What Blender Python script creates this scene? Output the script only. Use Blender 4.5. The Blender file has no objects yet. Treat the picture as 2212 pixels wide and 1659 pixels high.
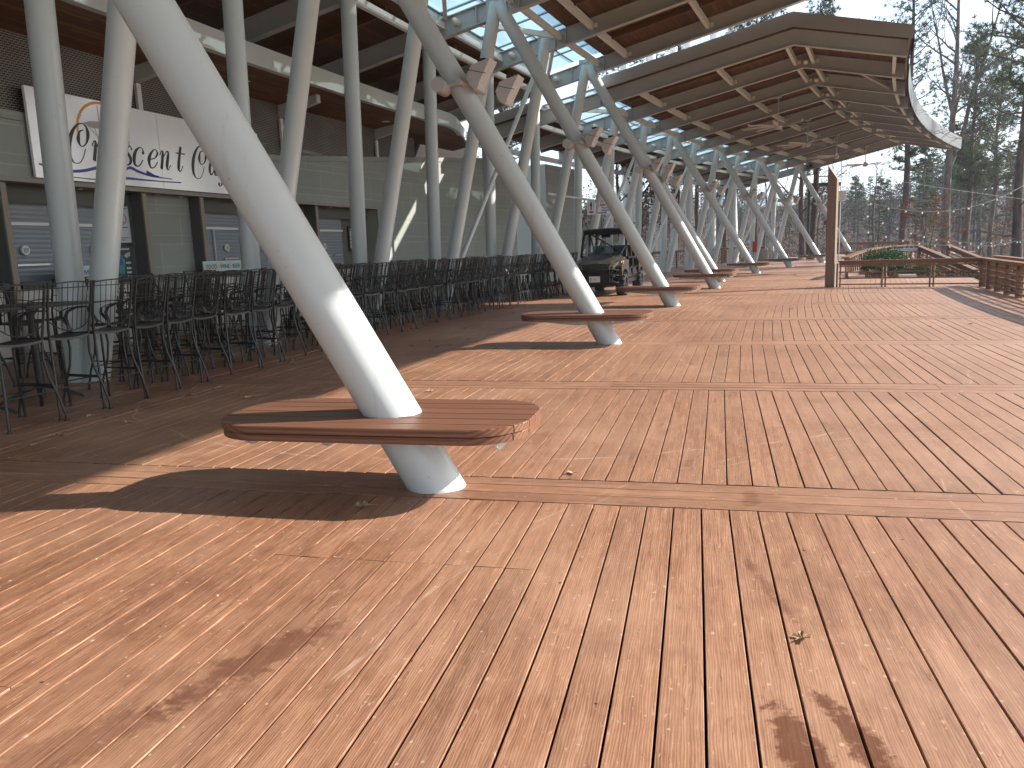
import bpy, math, random
from mathutils import Vector, Matrix
import numpy as np
rnd = random.Random(7)
sc = bpy.context.scene
COL = sc.collection
R_ = math.radians

# ------------------------------------------------------------------ camera
PITCH, ROLL, EYE = 0.1706, -0.0402, 1.4067
_c, _s = math.cos(PITCH), math.sin(PITCH)
fw = Vector((0, _c, -_s)); up0 = Vector((0, _s, _c)); rt0 = Vector((1, 0, 0))
rt = math.cos(ROLL) * rt0 + math.sin(ROLL) * up0
up = -math.sin(ROLL) * rt0 + math.cos(ROLL) * up0
cam = bpy.data.cameras.new('camera'); camo = bpy.data.objects.new('camera', cam); COL.objects.link(camo)
cam.sensor_width = 36; cam.lens = 1663.1 / 2212 * 36; cam.clip_end = 2000; cam.clip_start = 0.05
M = Matrix((rt, up, -fw)).transposed().to_4x4(); M.translation = (0, 0, EYE)
camo.matrix_world = M
sc.camera = camo

# ------------------------------------------------------------------ sky and sun
SUN_EL = R_(31.0)
SUN_AZ_Y = 0.09          # the sun stands to +X, a little towards +Y
w = bpy.data.worlds.new('World'); sc.world = w; w.use_nodes = True
nt = w.node_tree; nt.nodes.clear()
wo = nt.nodes.new('ShaderNodeOutputWorld'); bg = nt.nodes.new('ShaderNodeBackground')
sky = nt.nodes.new('ShaderNodeTexSky'); sky.sky_type = 'NISHITA'; sky.sun_disc = False
sky.sun_elevation = SUN_EL; sky.sun_rotation = R_(90) - math.atan(SUN_AZ_Y)
sky.dust_density = 1.6; sky.air_density = 1.0; sky.ozone_density = 1.0
bg.inputs['Strength'].default_value = 0.15
tc = nt.nodes.new('ShaderNodeTexCoord'); mp = nt.nodes.new('ShaderNodeMapping')
mp.inputs['Scale'].default_value = (1.6, 1.6, 4.5)
nz = nt.nodes.new('ShaderNodeTexNoise'); nz.inputs['Scale'].default_value = 2.2; nz.inputs['Detail'].default_value = 7
nz.inputs['Roughness'].default_value = 0.62; nz.inputs['Distortion'].default_value = 0.5
cr = nt.nodes.new('ShaderNodeValToRGB'); cr.color_ramp.elements[0].position = 0.36; cr.color_ramp.elements[1].position = 0.66
cr.color_ramp.elements[0].color = (0.25, 0.25, 0.25, 1); cr.color_ramp.elements[1].color = (0.92, 0.92, 0.92, 1)
mx = nt.nodes.new('ShaderNodeMixRGB'); mx.inputs['Color2'].default_value = (3.9, 4.5, 5.2, 1)
nt.links.new(tc.outputs['Generated'], mp.inputs['Vector']); nt.links.new(mp.outputs[0], nz.inputs['Vector'])
nt.links.new(nz.outputs['Fac'], cr.inputs['Fac']); nt.links.new(cr.outputs['Color'], mx.inputs['Fac'])
nt.links.new(sky.outputs[0], mx.inputs['Color1']); nt.links.new(mx.outputs[0], bg.inputs['Color'])
nt.links.new(bg.outputs[0], wo.inputs['Surface'])
sl = bpy.data.lights.new('sun', 'SUN'); sl.energy = 4.0; sl.angle = R_(0.53); sl.color = (1.0, 0.94, 0.86)
so = bpy.data.objects.new('sun', sl); COL.objects.link(so)
sd = Vector((math.cos(SUN_EL), SUN_AZ_Y * math.cos(SUN_EL), math.sin(SUN_EL))).normalized()
so.rotation_euler = sd.to_track_quat('Z', 'Y').to_euler(); so.location = (20, 0, 30)
vs = sc.view_settings; vs.view_transform = 'Standard'; vs.look = 'None'; vs.exposure = 1.28; vs.gamma = 1
sc.cycles.use_denoising = True; sc.cycles.denoising_prefilter = 'NONE'
sc.cycles.max_bounces = 8; sc.cycles.diffuse_bounces = 4; sc.cycles.glossy_bounces = 3; sc.cycles.transparent_max_bounces = 12
sc.cycles.sample_clamp_indirect = 6

# ------------------------------------------------------------------ plan of the crescent: beam index s, offset a from the bench row, height z
CX, CY, RR, T0, DT = 117.806, -25.8671, 122.1519, 2.8897, -0.0291
SEG2 = 7.2247
def th(s): return T0 + DT * s
def P(s, a, z=0.0):
    t = th(s); r = RR + a
    return Vector((CX + r * math.cos(t), CY + r * math.sin(t), z))
def rad(s): t = th(s); return Vector((math.cos(t), math.sin(t), 0))       # away from the lake
def tan(s): t = th(s); return Vector((math.sin(t), -math.cos(t), 0))      # along the crescent, away from the camera
UP = Vector((0, 0, 1))

# ------------------------------------------------------------------ mesh builder
class MB:
    def __init__(self): self.v = []; self.f = []; self.m = []; self.sm = []; self.uv = []; self.tone = []
    def add(self, vs, fs, m=0, smooth=False, uvs=None, tone=0.5):
        o = len(self.v); self.v += [tuple(x) for x in vs]
        for k, f in enumerate(fs):
            self.f.append([o + i for i in f]); self.m.append(m); self.sm.append(smooth)
            self.uv.append(uvs[k] if uvs else None); self.tone.append(tone)
        return self
    def box(self, c, hx, hy, hz, m=0, tone=0.5):
        c = Vector(c); hx = Vector(hx); hy = Vector(hy); hz = Vector(hz)
        vs = [c + sx * hx + sy * hy + sz * hz for sz in (-1, 1) for sy in (-1, 1) for sx in (-1, 1)]
        fs = [(0, 2, 3, 1), (4, 5, 7, 6), (0, 1, 5, 4), (2, 6, 7, 3), (0, 4, 6, 2), (1, 3, 7, 5)]
        L = [hx.length * 2, hy.length * 2, hz.length * 2]
        du, dv = rnd.random() * 9, rnd.random() * 9
        def rect(a, b): return [(du, dv), (du + a, dv), (du + a, dv + b), (du, dv + b)]
        u = [[(du, dv), (du, dv + L[1]), (du + L[0], dv + L[1]), (du + L[0], dv)], rect(L[0], L[1]), rect(L[0], L[2]),
             [(du, dv), (du, dv + L[2]), (du + L[0], dv + L[2]), (du + L[0], dv)], [(du, dv), (du, dv + L[2]), (du + L[1], dv + L[2]), (du + L[1], dv)],
             [(du, dv), (du + L[1], dv), (du + L[1], dv + L[2]), (du, dv + L[2])]]
        return self.add(vs, fs, m, False, u, tone)
    def cbox(self, x0, x1, y0, y1, z0, z1, m=0, tone=0.5):
        return self.box(((x0 + x1) / 2, (y0 + y1) / 2, (z0 + z1) / 2), ((x1 - x0) / 2, 0, 0), (0, (y1 - y0) / 2, 0), (0, 0, (z1 - z0) / 2), m, tone)
    def bar(self, A, B, wdt, hgt, upv=UP, m=0, tone=0.5):
        A = Vector(A); B = Vector(B); d = B - A
        if d.length < 1e-6: return self
        x = d.normalized(); y = Vector(upv).cross(x)
        if y.length < 1e-5: y = Vector((1, 0, 0)).cross(x)
        y.normalize(); z = x.cross(y)
        return self.box((A + B) / 2, d / 2, y * wdt / 2, z * hgt / 2, m, tone)
    def tube(self, pts, rads, n=8, m=0, caps=True, smooth=True, tone=0.5):
        pts = [Vector(p) for p in pts]
        if not hasattr(rads, '__len__'): rads = [rads] * len(pts)
        vs = []; prev = None
        for i, p in enumerate(pts):
            a = pts[max(i - 1, 0)]; b = pts[min(i + 1, len(pts) - 1)]
            t = (b - a).normalized()
            if prev is None:
                ref = Vector((0, 0, 1)) if abs(t.z) < 0.9 else Vector((1, 0, 0))
                x = ref.cross(t).normalized()
            else:
                x = prev - t * prev.dot(t)
                x = x.normalized() if x.length > 1e-6 else Vector((1, 0, 0)).cross(t).normalized()
            prev = x; y = t.cross(x)
            for k in range(n):
                q = 2 * math.pi * k / n
                vs.append(p + rads[i] * (math.cos(q) * x + math.sin(q) * y))
        fs = []
        for i in range(len(pts) - 1):
            for k in range(n):
                k2 = (k + 1) % n
                fs.append((i * n + k, i * n + k2, (i + 1) * n + k2, (i + 1) * n + k))
        o = len(self.v)
        self.add(vs, fs, m, smooth, None, tone)
        if caps:          # caps get their own vertices so the side stays smoothly shaded
            e = len(pts) - 1
            self.add(vs[:n], [tuple(range(n))[::-1]], m, False, None, tone); self.add(vs[e * n:(e + 1) * n], [tuple(range(n))], m, False, None, tone)
        return self
    def prism(self, outline, D, m=0, tone=0.5, smooth=False):
        """outline: 3-D points of one face, D: extrusion vector"""
        D = Vector(D); a = [Vector(p) for p in outline]; n = len(a)
        vs = a + [p + D for p in a]
        fs = [tuple(range(n))[::-1], tuple(range(n, 2 * n))] + [(i, (i + 1) % n, (i + 1) % n + n, i + n) for i in range(n)]
        return self.add(vs, fs, m, smooth, None, tone)
    def ball(self, c, r, nu=10, nv=7, m=0, sz=1.0):
        c = Vector(c); vs = [c + Vector((0, 0, r * sz))]
        for i in range(1, nv):
            p = math.pi * i / nv
            for k in range(nu):
                q = 2 * math.pi * k / nu
                vs.append(c + Vector((r * math.sin(p) * math.cos(q), r * math.sin(p) * math.sin(q), r * sz * math.cos(p))))
        vs.append(c - Vector((0, 0, r * sz))); fs = []
        for k in range(nu): fs.append((0, 1 + k, 1 + (k + 1) % nu))
        for i in range(nv - 2):
            for k in range(nu):
                a = 1 + i * nu + k; b = 1 + i * nu + (k + 1) % nu
                fs.append((a, a + nu, b + nu, b))
        e = len(vs) - 1; o = 1 + (nv - 2) * nu
        for k in range(nu): fs.append((e, o + (k + 1) % nu, o + k))
        return self.add(vs, fs, m, True)
    def mesh(self, name, mats):
        me = bpy.data.meshes.new(name); me.from_pydata(self.v, [], self.f)
        for mt in (mats if isinstance(mats, (list, tuple)) else [mats]): me.materials.append(mt)
        me.polygons.foreach_set('material_index', self.m); me.polygons.foreach_set('use_smooth', self.sm)
        if any(u is not None for u in self.uv):
            L = me.uv_layers.new(name='UVMap'); flat = []
            for f, u in zip(self.f, self.uv):
                if u is None: flat += [0.0, 0.0] * len(f)
                else:
                    for q in u: flat += [q[0], q[1]]
            L.data.foreach_set('uv', flat)
        at = me.attributes.new('tone', 'FLOAT', 'FACE'); at.data.foreach_set('value', self.tone)
        me.update(); return me
def link(name, me, parent=None):
    o = bpy.data.objects.new(name, me); COL.objects.link(o)
    if parent is not None:
        o.parent = parent; o.matrix_parent_inverse = parent.matrix_basis.inverted() if parent.parent is None else Matrix()
    return o
def part(mb, name, mats, parent): return link(name, mb.mesh(name, mats), parent)
def tag(o, label=None, cat=None, group=None, kind=None):
    if label: o['label'] = label
    if cat: o['category'] = cat
    if group: o['group'] = group
    if kind: o['kind'] = kind
    return o
def thing(name, label, cat, loc=(0, 0, 0), rz=0.0, group=None):
    o = bpy.data.objects.new(name, None); COL.objects.link(o); o.empty_display_size = 0.1
    o.location = loc; o.rotation_euler = (0, 0, rz)
    return tag(o, label, cat, group)
def struct(mb, name, mats): return tag(link(name, mb.mesh(name, mats)), kind='structure')
def copy_tree(o, parent=None):
    c = o.copy(); COL.objects.link(c)
    if parent is not None: c.parent = parent
    for ch in o.children: copy_tree(ch, c)
    return c
ORD = ['nearest', 'second', 'third', 'fourth', 'fifth', 'sixth', 'seventh', 'eighth', 'ninth', 'tenth', 'eleventh', 'twelfth', 'thirteenth', 'fourteenth', 'fifteenth', 'sixteenth']

# ------------------------------------------------------------------ materials
def mat(name, col, rough=0.5, metal=0.0, spec=0.5):
    m = bpy.data.materials.new(name); m.use_nodes = True
    b = m.node_tree.nodes['Principled BSDF']
    b.inputs['Base Color'].default_value = (*col, 1); b.inputs['Roughness'].default_value = rough
    b.inputs['Metallic'].default_value = metal; b.inputs['Specular IOR Level'].default_value = spec
    return m
class NT:
    def __init__(s, m): s.m = m; s.t = m.node_tree; s.b = s.t.nodes['Principled BSDF']
    def n(s, typ, **kw):
        x = s.t.nodes.new(typ)
        for k, v in kw.items():
            if hasattr(x, k): setattr(x, k, v)
            else: x.inputs[k].default_value = v
        return x
    def l(s, a, b): s.t.links.new(a, b)
    def ramp(s, src, stops):
        r = s.n('ShaderNodeValToRGB'); e = r.color_ramp.elements
        while len(e) < len(stops): e.new(0.5)
        for x, (p, c) in zip(e, stops):
            x.position = p; x.color = (*c, 1) if len(c) == 3 else c
        s.l(src, r.inputs['Fac']); return r.outputs['Color']
    def mix(s, f, a, b, typ='MIX'):
        x = s.n('ShaderNodeMixRGB', blend_type=typ)
        for sock, v in (('Fac', f), ('Color1', a), ('Color2', b)):
            if isinstance(v, (int, float)): x.inputs[sock].default_value = v
            elif isinstance(v, tuple): x.inputs[sock].default_value = (*v, 1)
            else: s.l(v, x.inputs[sock])
        return x.outputs[0]
    def math(s, op, a, b=0.0):
        x = s.n('ShaderNodeMath', operation=op)
        for i, v in enumerate((a, b)):
            if isinstance(v, (int, float)): x.inputs[i].default_value = v
            else: s.l(v, x.inputs[i])
        return x.outputs[0]
    def noise(s, vec, scale, detail=4, rough=0.55, dist=0.0, sc=None):
        if sc:
            mpn = s.n('ShaderNodeMapping'); mpn.inputs['Scale'].default_value = sc; s.l(vec, mpn.inputs['Vector']); vec = mpn.outputs[0]
        x = s.n('ShaderNodeTexNoise'); x.inputs['Scale'].default_value = scale; x.inputs['Detail'].default_value = detail
        x.inputs['Roughness'].default_value = rough; x.inputs['Distortion'].default_value = dist
        s.l(vec, x.inputs['Vector']); return x.outputs['Fac']
    def coord(s, kind='Object'):
        return s.n('ShaderNodeTexCoord').outputs[kind]
    def geo(s): return s.n('ShaderNodeNewGeometry').outputs['Position']
    def bump(s, h, strength=0.3, dist=0.01):
        x = s.n('ShaderNodeBump'); x.inputs['Strength'].default_value = strength; x.inputs['Distance'].default_value = dist
        s.l(h, x.inputs['Height']); s.l(x.outputs[0], s.b.inputs['Normal'])
    def tone(s):
        x = s.n('ShaderNodeAttribute'); x.attribute_name = 'tone'; return x.outputs['Fac']

def wood_mat(name, dark, mid, light, rough=0.5, stains=False, tonew=0.5, scuff=None):
    m = mat(name, mid, rough); q = NT(m); uv = q.coord('UV')
    fine = q.noise(uv, 1.0, 6, 0.6, 0.2, (1.6, 70, 1)); cath = q.n('ShaderNodeTexWave'); cath.wave_type = 'BANDS'; cath.bands_direction = 'Y'
    mpn = q.n('ShaderNodeMapping'); mpn.inputs['Scale'].default_value = (0.35, 9, 1); q.l(uv, mpn.inputs['Vector']); q.l(mpn.outputs[0], cath.inputs['Vector'])
    cath.inputs['Scale'].default_value = 1.1; cath.inputs['Distortion'].default_value = 7.0; cath.inputs['Detail'].default_value = 2.0; cath.inputs['Detail Scale'].default_value = 0.9
    g = q.math('ADD', q.math('MULTIPLY', fine, 0.62), q.math('MULTIPLY', cath.outputs['Fac'], 0.38))
    col = q.ramp(g, [(0.22, dark), (0.5, mid), (0.8, light)])
    t = q.math('ADD', q.math('MULTIPLY', q.tone(), tonew), 1.0 - tonew / 2)
    col = q.mix(1.0, col, q.ramp(t, [(0.0, (0, 0, 0)), (1.0, (1, 1, 1))]), 'MULTIPLY') if tonew else col
    rg = q.math('ADD', q.math('MULTIPLY', fine, 0.28), rough - 0.14)
    hgt = g
    if stains:
        pos = q.geo()
        big = q.noise(pos, 0.55, 5, 0.6); med = q.noise(pos, 3.4, 5, 0.65)
        col = q.mix(q.ramp(big, [(0.42, (0, 0, 0)), (0.68, (0.5, 0.5, 0.5))]), col, scuff)
        sm = q.noise(pos, 26, 3, 0.7)
        col = q.mix(q.ramp(sm, [(0.66, (0, 0, 0)), (0.74, (0.5, 0.5, 0.5))]), col, (0.44, 0.30, 0.22))
        # long pale scrapes left by dragged furniture
        sw = q.noise(pos, 1.0, 3, 0.6, 1.2, (0.5, 6.0, 1.0))
        col = q.mix(q.ramp(sw, [(0.60, (0, 0, 0)), (0.68, (0.22, 0.22, 0.22))]), col, (0.46, 0.30, 0.21))
        # old wet and oily marks, each a ragged patch of its own
        sep = q.n('ShaderNodeSeparateXYZ'); q.l(pos, sep.inputs[0])
        rag = q.noise(pos, 7.0, 6, 0.7, 0.3)
        for (cx, cy, rx, ry, st) in stains:
            dx = q.math('DIVIDE', q.math('SUBTRACT', sep.outputs[0], cx), rx); dy = q.math('DIVIDE', q.math('SUBTRACT', sep.outputs[1], cy), ry)
            d = q.math('ADD', q.math('MULTIPLY', dx, dx), q.math('MULTIPLY', dy, dy))
            d = q.math('ADD', d, q.math('MULTIPLY', q.math('SUBTRACT', rag, 0.5), 3.0))
            k = q.ramp(d, [(0.35, (st,) * 3), (0.95, (0, 0, 0))])
            col = q.mix(k, col, (0.13, 0.042, 0.022)); rg = q.math('SUBTRACT', rg, q.math('MULTIPLY', k, 0.18))
        # knots and nail heads
        vo = q.n('ShaderNodeTexVoronoi'); mp2 = q.n('ShaderNodeMapping'); mp2.inputs['Scale'].default_value = (2.2, 14, 1); q.l(uv, mp2.inputs['Vector']); q.l(mp2.outputs[0], vo.inputs['Vector'])
        vo.inputs['Scale'].default_value = 0.8
        col = q.mix(q.ramp(vo.outputs['Distance'], [(0.035, (0.75, 0.75, 0.75)), (0.075, (0, 0, 0))]), col, (0.06, 0.025, 0.015))
    q.l(col, q.b.inputs['Base Color']); q.l(rg, q.b.inputs['Roughness']); q.bump(hgt, 0.25, 0.004)
    return m

def deck_mat():
    m = mat('stained_deck_wood', (0.25, 0.12, 0.07), 0.46); q = NT(m); uv = q.coord('UV'); pos = q.geo()
    fine = q.noise(uv, 1.0, 5, 0.65, 0.15, (2.2, 130, 1)); streak = q.noise(uv, 1.0, 6, 0.7, 0.8, (1.3, 26, 1)); mott = q.noise(uv, 1.0, 6, 0.72, 0.3, (5, 16, 1))
    cath = q.n('ShaderNodeTexWave'); cath.wave_type = 'RINGS'; cath.rings_direction = 'X'; mpn = q.n('ShaderNodeMapping'); mpn.inputs['Scale'].default_value = (0.8, 7.5, 1); q.l(uv, mpn.inputs['Vector']); q.l(mpn.outputs[0], cath.inputs['Vector'])
    cath.inputs['Scale'].default_value = 4.5; cath.inputs['Distortion'].default_value = 9.0; cath.inputs['Detail'].default_value = 3.0; cath.inputs['Detail Scale'].default_value = 1.2
    g = q.math('ADD', q.math('ADD', q.math('MULTIPLY', fine, 0.26), q.math('MULTIPLY', streak, 0.34)), q.math('ADD', q.math('MULTIPLY', mott, 0.26), q.math('MULTIPLY', cath.outputs['Fac'], 0.14)))
    col = q.ramp(g, [(0.36, (0.115, 0.048, 0.025)), (0.44, (0.225, 0.098, 0.050)), (0.52, (0.315, 0.148, 0.082)), (0.64, (0.47, 0.265, 0.165))])
    t = q.math('ADD', q.math('MULTIPLY', q.tone(), 0.34), 0.83); col = q.mix(1.0, col, q.ramp(t, [(0.0, (0, 0, 0)), (1.0, (1, 1, 1))]), 'MULTIPLY')
    big = q.noise(pos, 0.5, 6, 0.65); col = q.mix(q.ramp(big, [(0.46, (0, 0, 0)), (0.70, (0.65, 0.65, 0.65))]), col, (0.44, 0.255, 0.165))
    big2 = q.noise(pos, 1.1, 6, 0.7, 0.4); col = q.mix(q.ramp(big2, [(0.52, (0, 0, 0)), (0.72, (0.6, 0.6, 0.6))]), col, (0.135, 0.055, 0.032))
    # sheen and haze painted in: paler boards on the open half, fading under cover
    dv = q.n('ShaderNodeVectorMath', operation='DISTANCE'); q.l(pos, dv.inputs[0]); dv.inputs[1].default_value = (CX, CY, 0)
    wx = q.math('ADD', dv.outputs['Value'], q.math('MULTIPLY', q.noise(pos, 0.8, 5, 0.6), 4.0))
    sheen_ = q.n('ShaderNodeMapRange'); sheen_.inputs['From Min'].default_value = RR - 2.5; sheen_.inputs['From Max'].default_value = RR + 2.5; sheen_.inputs['To Min'].default_value = 0.50; sheen_.inputs['To Max'].default_value = 0.0; q.l(wx, sheen_.inputs['Value'])
    col = q.mix(sheen_.outputs[0], col, q.mix(0.55, col, (0.58, 0.385, 0.285)))
    # pale specks: droppings, lichen, worn spots
    for scl, thr, cut, cc, st in ((9.0, 0.10, 0.50, (0.52, 0.38, 0.28), 0.85), (17.0, 0.13, 0.48, (0.50, 0.35, 0.24), 0.8), (5.0, 0.045, 0.42, (0.03, 0.018, 0.012), 0.9)):
        vo = q.n('ShaderNodeTexVoronoi'); vo.inputs['Scale'].default_value = scl; q.l(pos, vo.inputs['Vector'])
        sp = q.math('LESS_THAN', q.math('ADD', vo.outputs['Distance'], q.math('MULTIPLY', q.noise(pos, scl * 5, 2), thr * 1.0)), thr * 1.25)
        sel = q.math('GREATER_THAN', q.noise(pos, 1.3 + scl * 0.07, 3), cut); col = q.mix(q.math('MULTIPLY', q.math('MULTIPLY', sp, sel), st), col, cc)
    fl = q.noise(uv, 1.0, 3, 0.7, 0.6, (14, 60, 1)); col = q.mix(q.ramp(fl, [(0.64, (0, 0, 0)), (0.69, (0.75, 0.75, 0.75))]), col, (0.52, 0.34, 0.23))
    fd = q.noise(uv, 1.0, 4, 0.7, 0.8, (6, 40, 1)); col = q.mix(q.ramp(fd, [(0.62, (0, 0, 0)), (0.70, (0.55, 0.55, 0.55))]), col, (0.11, 0.045, 0.026))
    # arcs scraped by dragged furniture
    for (ax, ay, ar, aw) in ((3.2, 1.2, 3.9, 0.006), (3.35, 1.3, 4.0, 0.005), (4.6, 3.4, 2.2, 0.007), (0.4, 9.8, 4.6, 0.010), (5.2, 9.0, 3.0, 0.010)):
        dv = q.n('ShaderNodeVectorMath', operation='DISTANCE'); q.l(pos, dv.inputs[0]); dv.inputs[1].default_value = (ax, ay, 0)
        k = q.math('LESS_THAN', q.math('ABSOLUTE', q.math('SUBTRACT', dv.outputs['Value'], q.math('ADD', ar, q.math('MULTIPLY', q.noise(pos, 1.2, 2), 0.25)))), aw)
        k = q.math('MULTIPLY', k, q.ramp(q.noise(pos, 2.3, 3, 0.6), [(0.45, (0, 0, 0)), (0.60, (0.55, 0.55, 0.55))])); col = q.mix(k, col, (0.56, 0.40, 0.30))
    rg = q.math('ADD', q.math('MULTIPLY', mott, 0.30), 0.30)
    sep = q.n('ShaderNodeSeparateXYZ'); q.l(pos, sep.inputs[0]); rag = q.noise(pos, 6.0, 7, 0.75, 0.5); sp2 = q.noise(pos, 22.0, 4, 0.7)
    for (cx, cy, rx, ry, ang, st) in ((0.77, 1.93, 0.075, 0.27, 0, 0.78), (0.95, 1.97, 0.06, 0.24, 0.12, 0.78), (-0.95, 2.55, 0.40, 0.11, 0.87, 0.62), (-1.35, 2.1, 0.30, 0.12, 0.8, 0.4), (1.3, 4.1, 0.14, 0.06, 1.2, 0.35), (1.02, 3.0, 0.03, 0.35, 0, 0.4)):
        ca, sa = math.cos(ang), math.sin(ang); dx0 = q.math('SUBTRACT', sep.outputs[0], cx); dy0 = q.math('SUBTRACT', sep.outputs[1], cy)
        dx = q.math('DIVIDE', q.math('ADD', q.math('MULTIPLY', dx0, ca), q.math('MULTIPLY', dy0, sa)), rx); dy = q.math('DIVIDE', q.math('SUBTRACT', q.math('MULTIPLY', dy0, ca), q.math('MULTIPLY', dx0, sa)), ry)
        d = q.math('ADD', q.math('ADD', q.math('MULTIPLY', dx, dx), q.math('MULTIPLY', dy, dy)), q.math('ADD', q.math('MULTIPLY', q.math('SUBTRACT', rag, 0.5), 4.2), q.math('MULTIPLY', q.math('SUBTRACT', sp2, 0.5), 3.0)))
        k = q.ramp(d, [(0.3, (st,) * 3), (1.0, (0, 0, 0))]); col = q.mix(k, col, (0.105, 0.036, 0.020)); rg = q.math('SUBTRACT', rg, q.math('MULTIPLY', k, 0.16))
    q.l(col, q.b.inputs['Base Color']); q.l(rg, q.b.inputs['Roughness']); q.bump(q.math('ADD', q.math('MULTIPLY', fine, 0.6), q.math('MULTIPLY', streak, 0.4)), 0.28, 0.003)
    q.b.inputs['Specular IOR Level'].default_value = 0.6
    return m
M_deck = deck_mat()
M_bench = wood_mat('bench_wood', (0.10, 0.040, 0.022), (0.185, 0.078, 0.042), (0.27, 0.125, 0.07), 0.42, tonew=0.25)
M_rail = wood_mat('railing_wood', (0.10, 0.045, 0.022), (0.20, 0.098, 0.050), (0.32, 0.185, 0.11), 0.5, tonew=0.4)
M_post = wood_mat('weathered_post_wood', (0.11, 0.070, 0.045), (0.205, 0.138, 0.092), (0.30, 0.22, 0.155), 0.65, tonew=0.2)
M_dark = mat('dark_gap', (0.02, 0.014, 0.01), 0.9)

def paint(name, col, rough=0.33, grime=True, bumpy=0.06):
    m = mat(name, col, rough); q = NT(m); pos = q.geo()
    n1 = q.noise(pos, 1.6, 5, 0.6); n2 = q.noise(pos, 55, 3, 0.6)
    c = q.mix(q.ramp(n1, [(0.35, (0, 0, 0)), (0.75, (0.35, 0.35, 0.35))]), col, tuple(x * 0.82 for x in col))
    if grime:
        st = q.noise(pos, 1.0, 4, 0.7, 0.0, (9, 9, 0.5))
        c = q.mix(q.ramp(st, [(0.60, (0, 0, 0)), (0.78, (0.30, 0.30, 0.30))]), c, tuple(x * 0.5 for x in col))
        sp = q.noise(pos, 20, 2, 0.5); c = q.mix(q.ramp(sp, [(0.73, (0, 0, 0)), (0.77, (0.5, 0.5, 0.5))]), c, (0.25, 0.19, 0.14))
    q.l(c, q.b.inputs['Base Color']); q.l(q.math('ADD', q.math('MULTIPLY', n1, 0.15), rough - 0.07), q.b.inputs['Roughness'])
    q.bump(n2, bumpy, 0.002); return m
M_steel = paint('pale_grey_paint', (0.585, 0.625, 0.61), 0.30)
M_beam = paint('beam_grey_paint', (0.45, 0.465, 0.46), 0.42)
M_white = paint('white_paint', (0.72, 0.73, 0.72), 0.4, False)
M_fascia = paint('fascia_metal', (0.36, 0.37, 0.375), 0.4)
M_flood = paint('floodlight_paint', (0.50, 0.47, 0.44), 0.45)
M_black = paint('black_metal', (0.018, 0.0175, 0.0175), 0.42, False, 0.12)
M_alu = mat('aluminium', (0.55, 0.56, 0.58), 0.35, 0.8)
M_frame = paint('skylight_frame', (0.30, 0.32, 0.33), 0.4, False)
M_fan = mat('fan_grey', (0.20, 0.19, 0.18), 0.45)
M_globe = mat('opal_globe', (0.80, 0.78, 0.74), 0.3)
M_eave = paint('eave_metal', (0.13, 0.135, 0.14), 0.45)
M_red = mat('red_plastic', (0.42, 0.02, 0.03), 0.4)
M_rust = mat('red_brown_box', (0.30, 0.06, 0.03), 0.5)

def glass_mat(name, tint, gl=0.12):
    m = bpy.data.materials.new(name); m.use_nodes = True; t = m.node_tree; t.nodes.clear()
    o = t.nodes.new('ShaderNodeOutputMaterial'); tr = t.nodes.new('ShaderNodeBsdfTransparent'); g = t.nodes.new('ShaderNodeBsdfGlossy'); mxs = t.nodes.new('ShaderNodeMixShader')
    tr.inputs['Color'].default_value = (*tint, 1); g.inputs['Roughness'].default_value = 0.05
    mxs.inputs[0].default_value = gl; t.links.new(tr.outputs[0], mxs.inputs[1]); t.links.new(g.outputs[0], mxs.inputs[2]); t.links.new(mxs.outputs[0], o.inputs['Surface'])
    return m
M_shield = glass_mat('windshield_plastic', (0.82, 0.85, 0.84), 0.035)
M_glass = glass_mat('fritted_skylight_glass', (0.75, 0.92, 0.95), 0.06); t_ = M_glass.node_tree; o_ = t_.nodes['Material Output']; m0 = o_.inputs['Surface'].links[0].from_node
tl_ = t_.nodes.new('ShaderNodeBsdfTranslucent'); tl_.inputs['Color'].default_value = (0.30, 0.43, 0.47, 1); m1 = t_.nodes.new('ShaderNodeMixShader'); m1.inputs[0].default_value = 0.84
t_.links.new(m0.outputs[0], m1.inputs[1]); t_.links.new(tl_.outputs[0], m1.inputs[2]); t_.links.new(m1.outputs[0], o_.inputs['Surface'])

def plank_mat(name, dark, light, width=0.14, rough=0.6, joint=1.8):
    m = mat(name, light, rough); q = NT(m); uv = q.coord('UV')
    br = q.n('ShaderNodeTexBrick'); br.offset = 0.37; br.inputs['Scale'].default_value = 1.0
    br.inputs['Brick Width'].default_value = joint; br.inputs['Row Height'].default_value = width; br.inputs['Mortar Size'].default_value = 0.006
    br.inputs['Color1'].default_value = (*light, 1); br.inputs['Color2'].default_value = (*dark, 1); br.inputs['Mortar'].default_value = (dark[0] * .25, dark[1] * .25, dark[2] * .25, 1)
    q.l(uv, br.inputs['Vector']); g = q.noise(uv, 1.0, 5, 0.6, 0.3, (2, 60, 1))
    col = q.mix(q.ramp(g, [(0.35, (0.6, 0.6, 0.6)), (0.7, (0, 0, 0))]), br.outputs['Color'], tuple(x * 0.6 for x in dark))
    q.l(col, q.b.inputs['Base Color']); q.bump(br.outputs['Fac'], -0.3, 0.01); return m
M_ceil = plank_mat('ceiling_planks', (0.085, 0.040, 0.018), (0.185, 0.092, 0.041))
M_soff = plank_mat('soffit_planks', (0.15, 0.066, 0.028), (0.28, 0.135, 0.06), 0.12)
M_joist = wood_mat('joist_wood', (0.08, 0.035, 0.018), (0.14, 0.065, 0.03), (0.19, 0.09, 0.045), 0.6, tonew=0)

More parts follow.
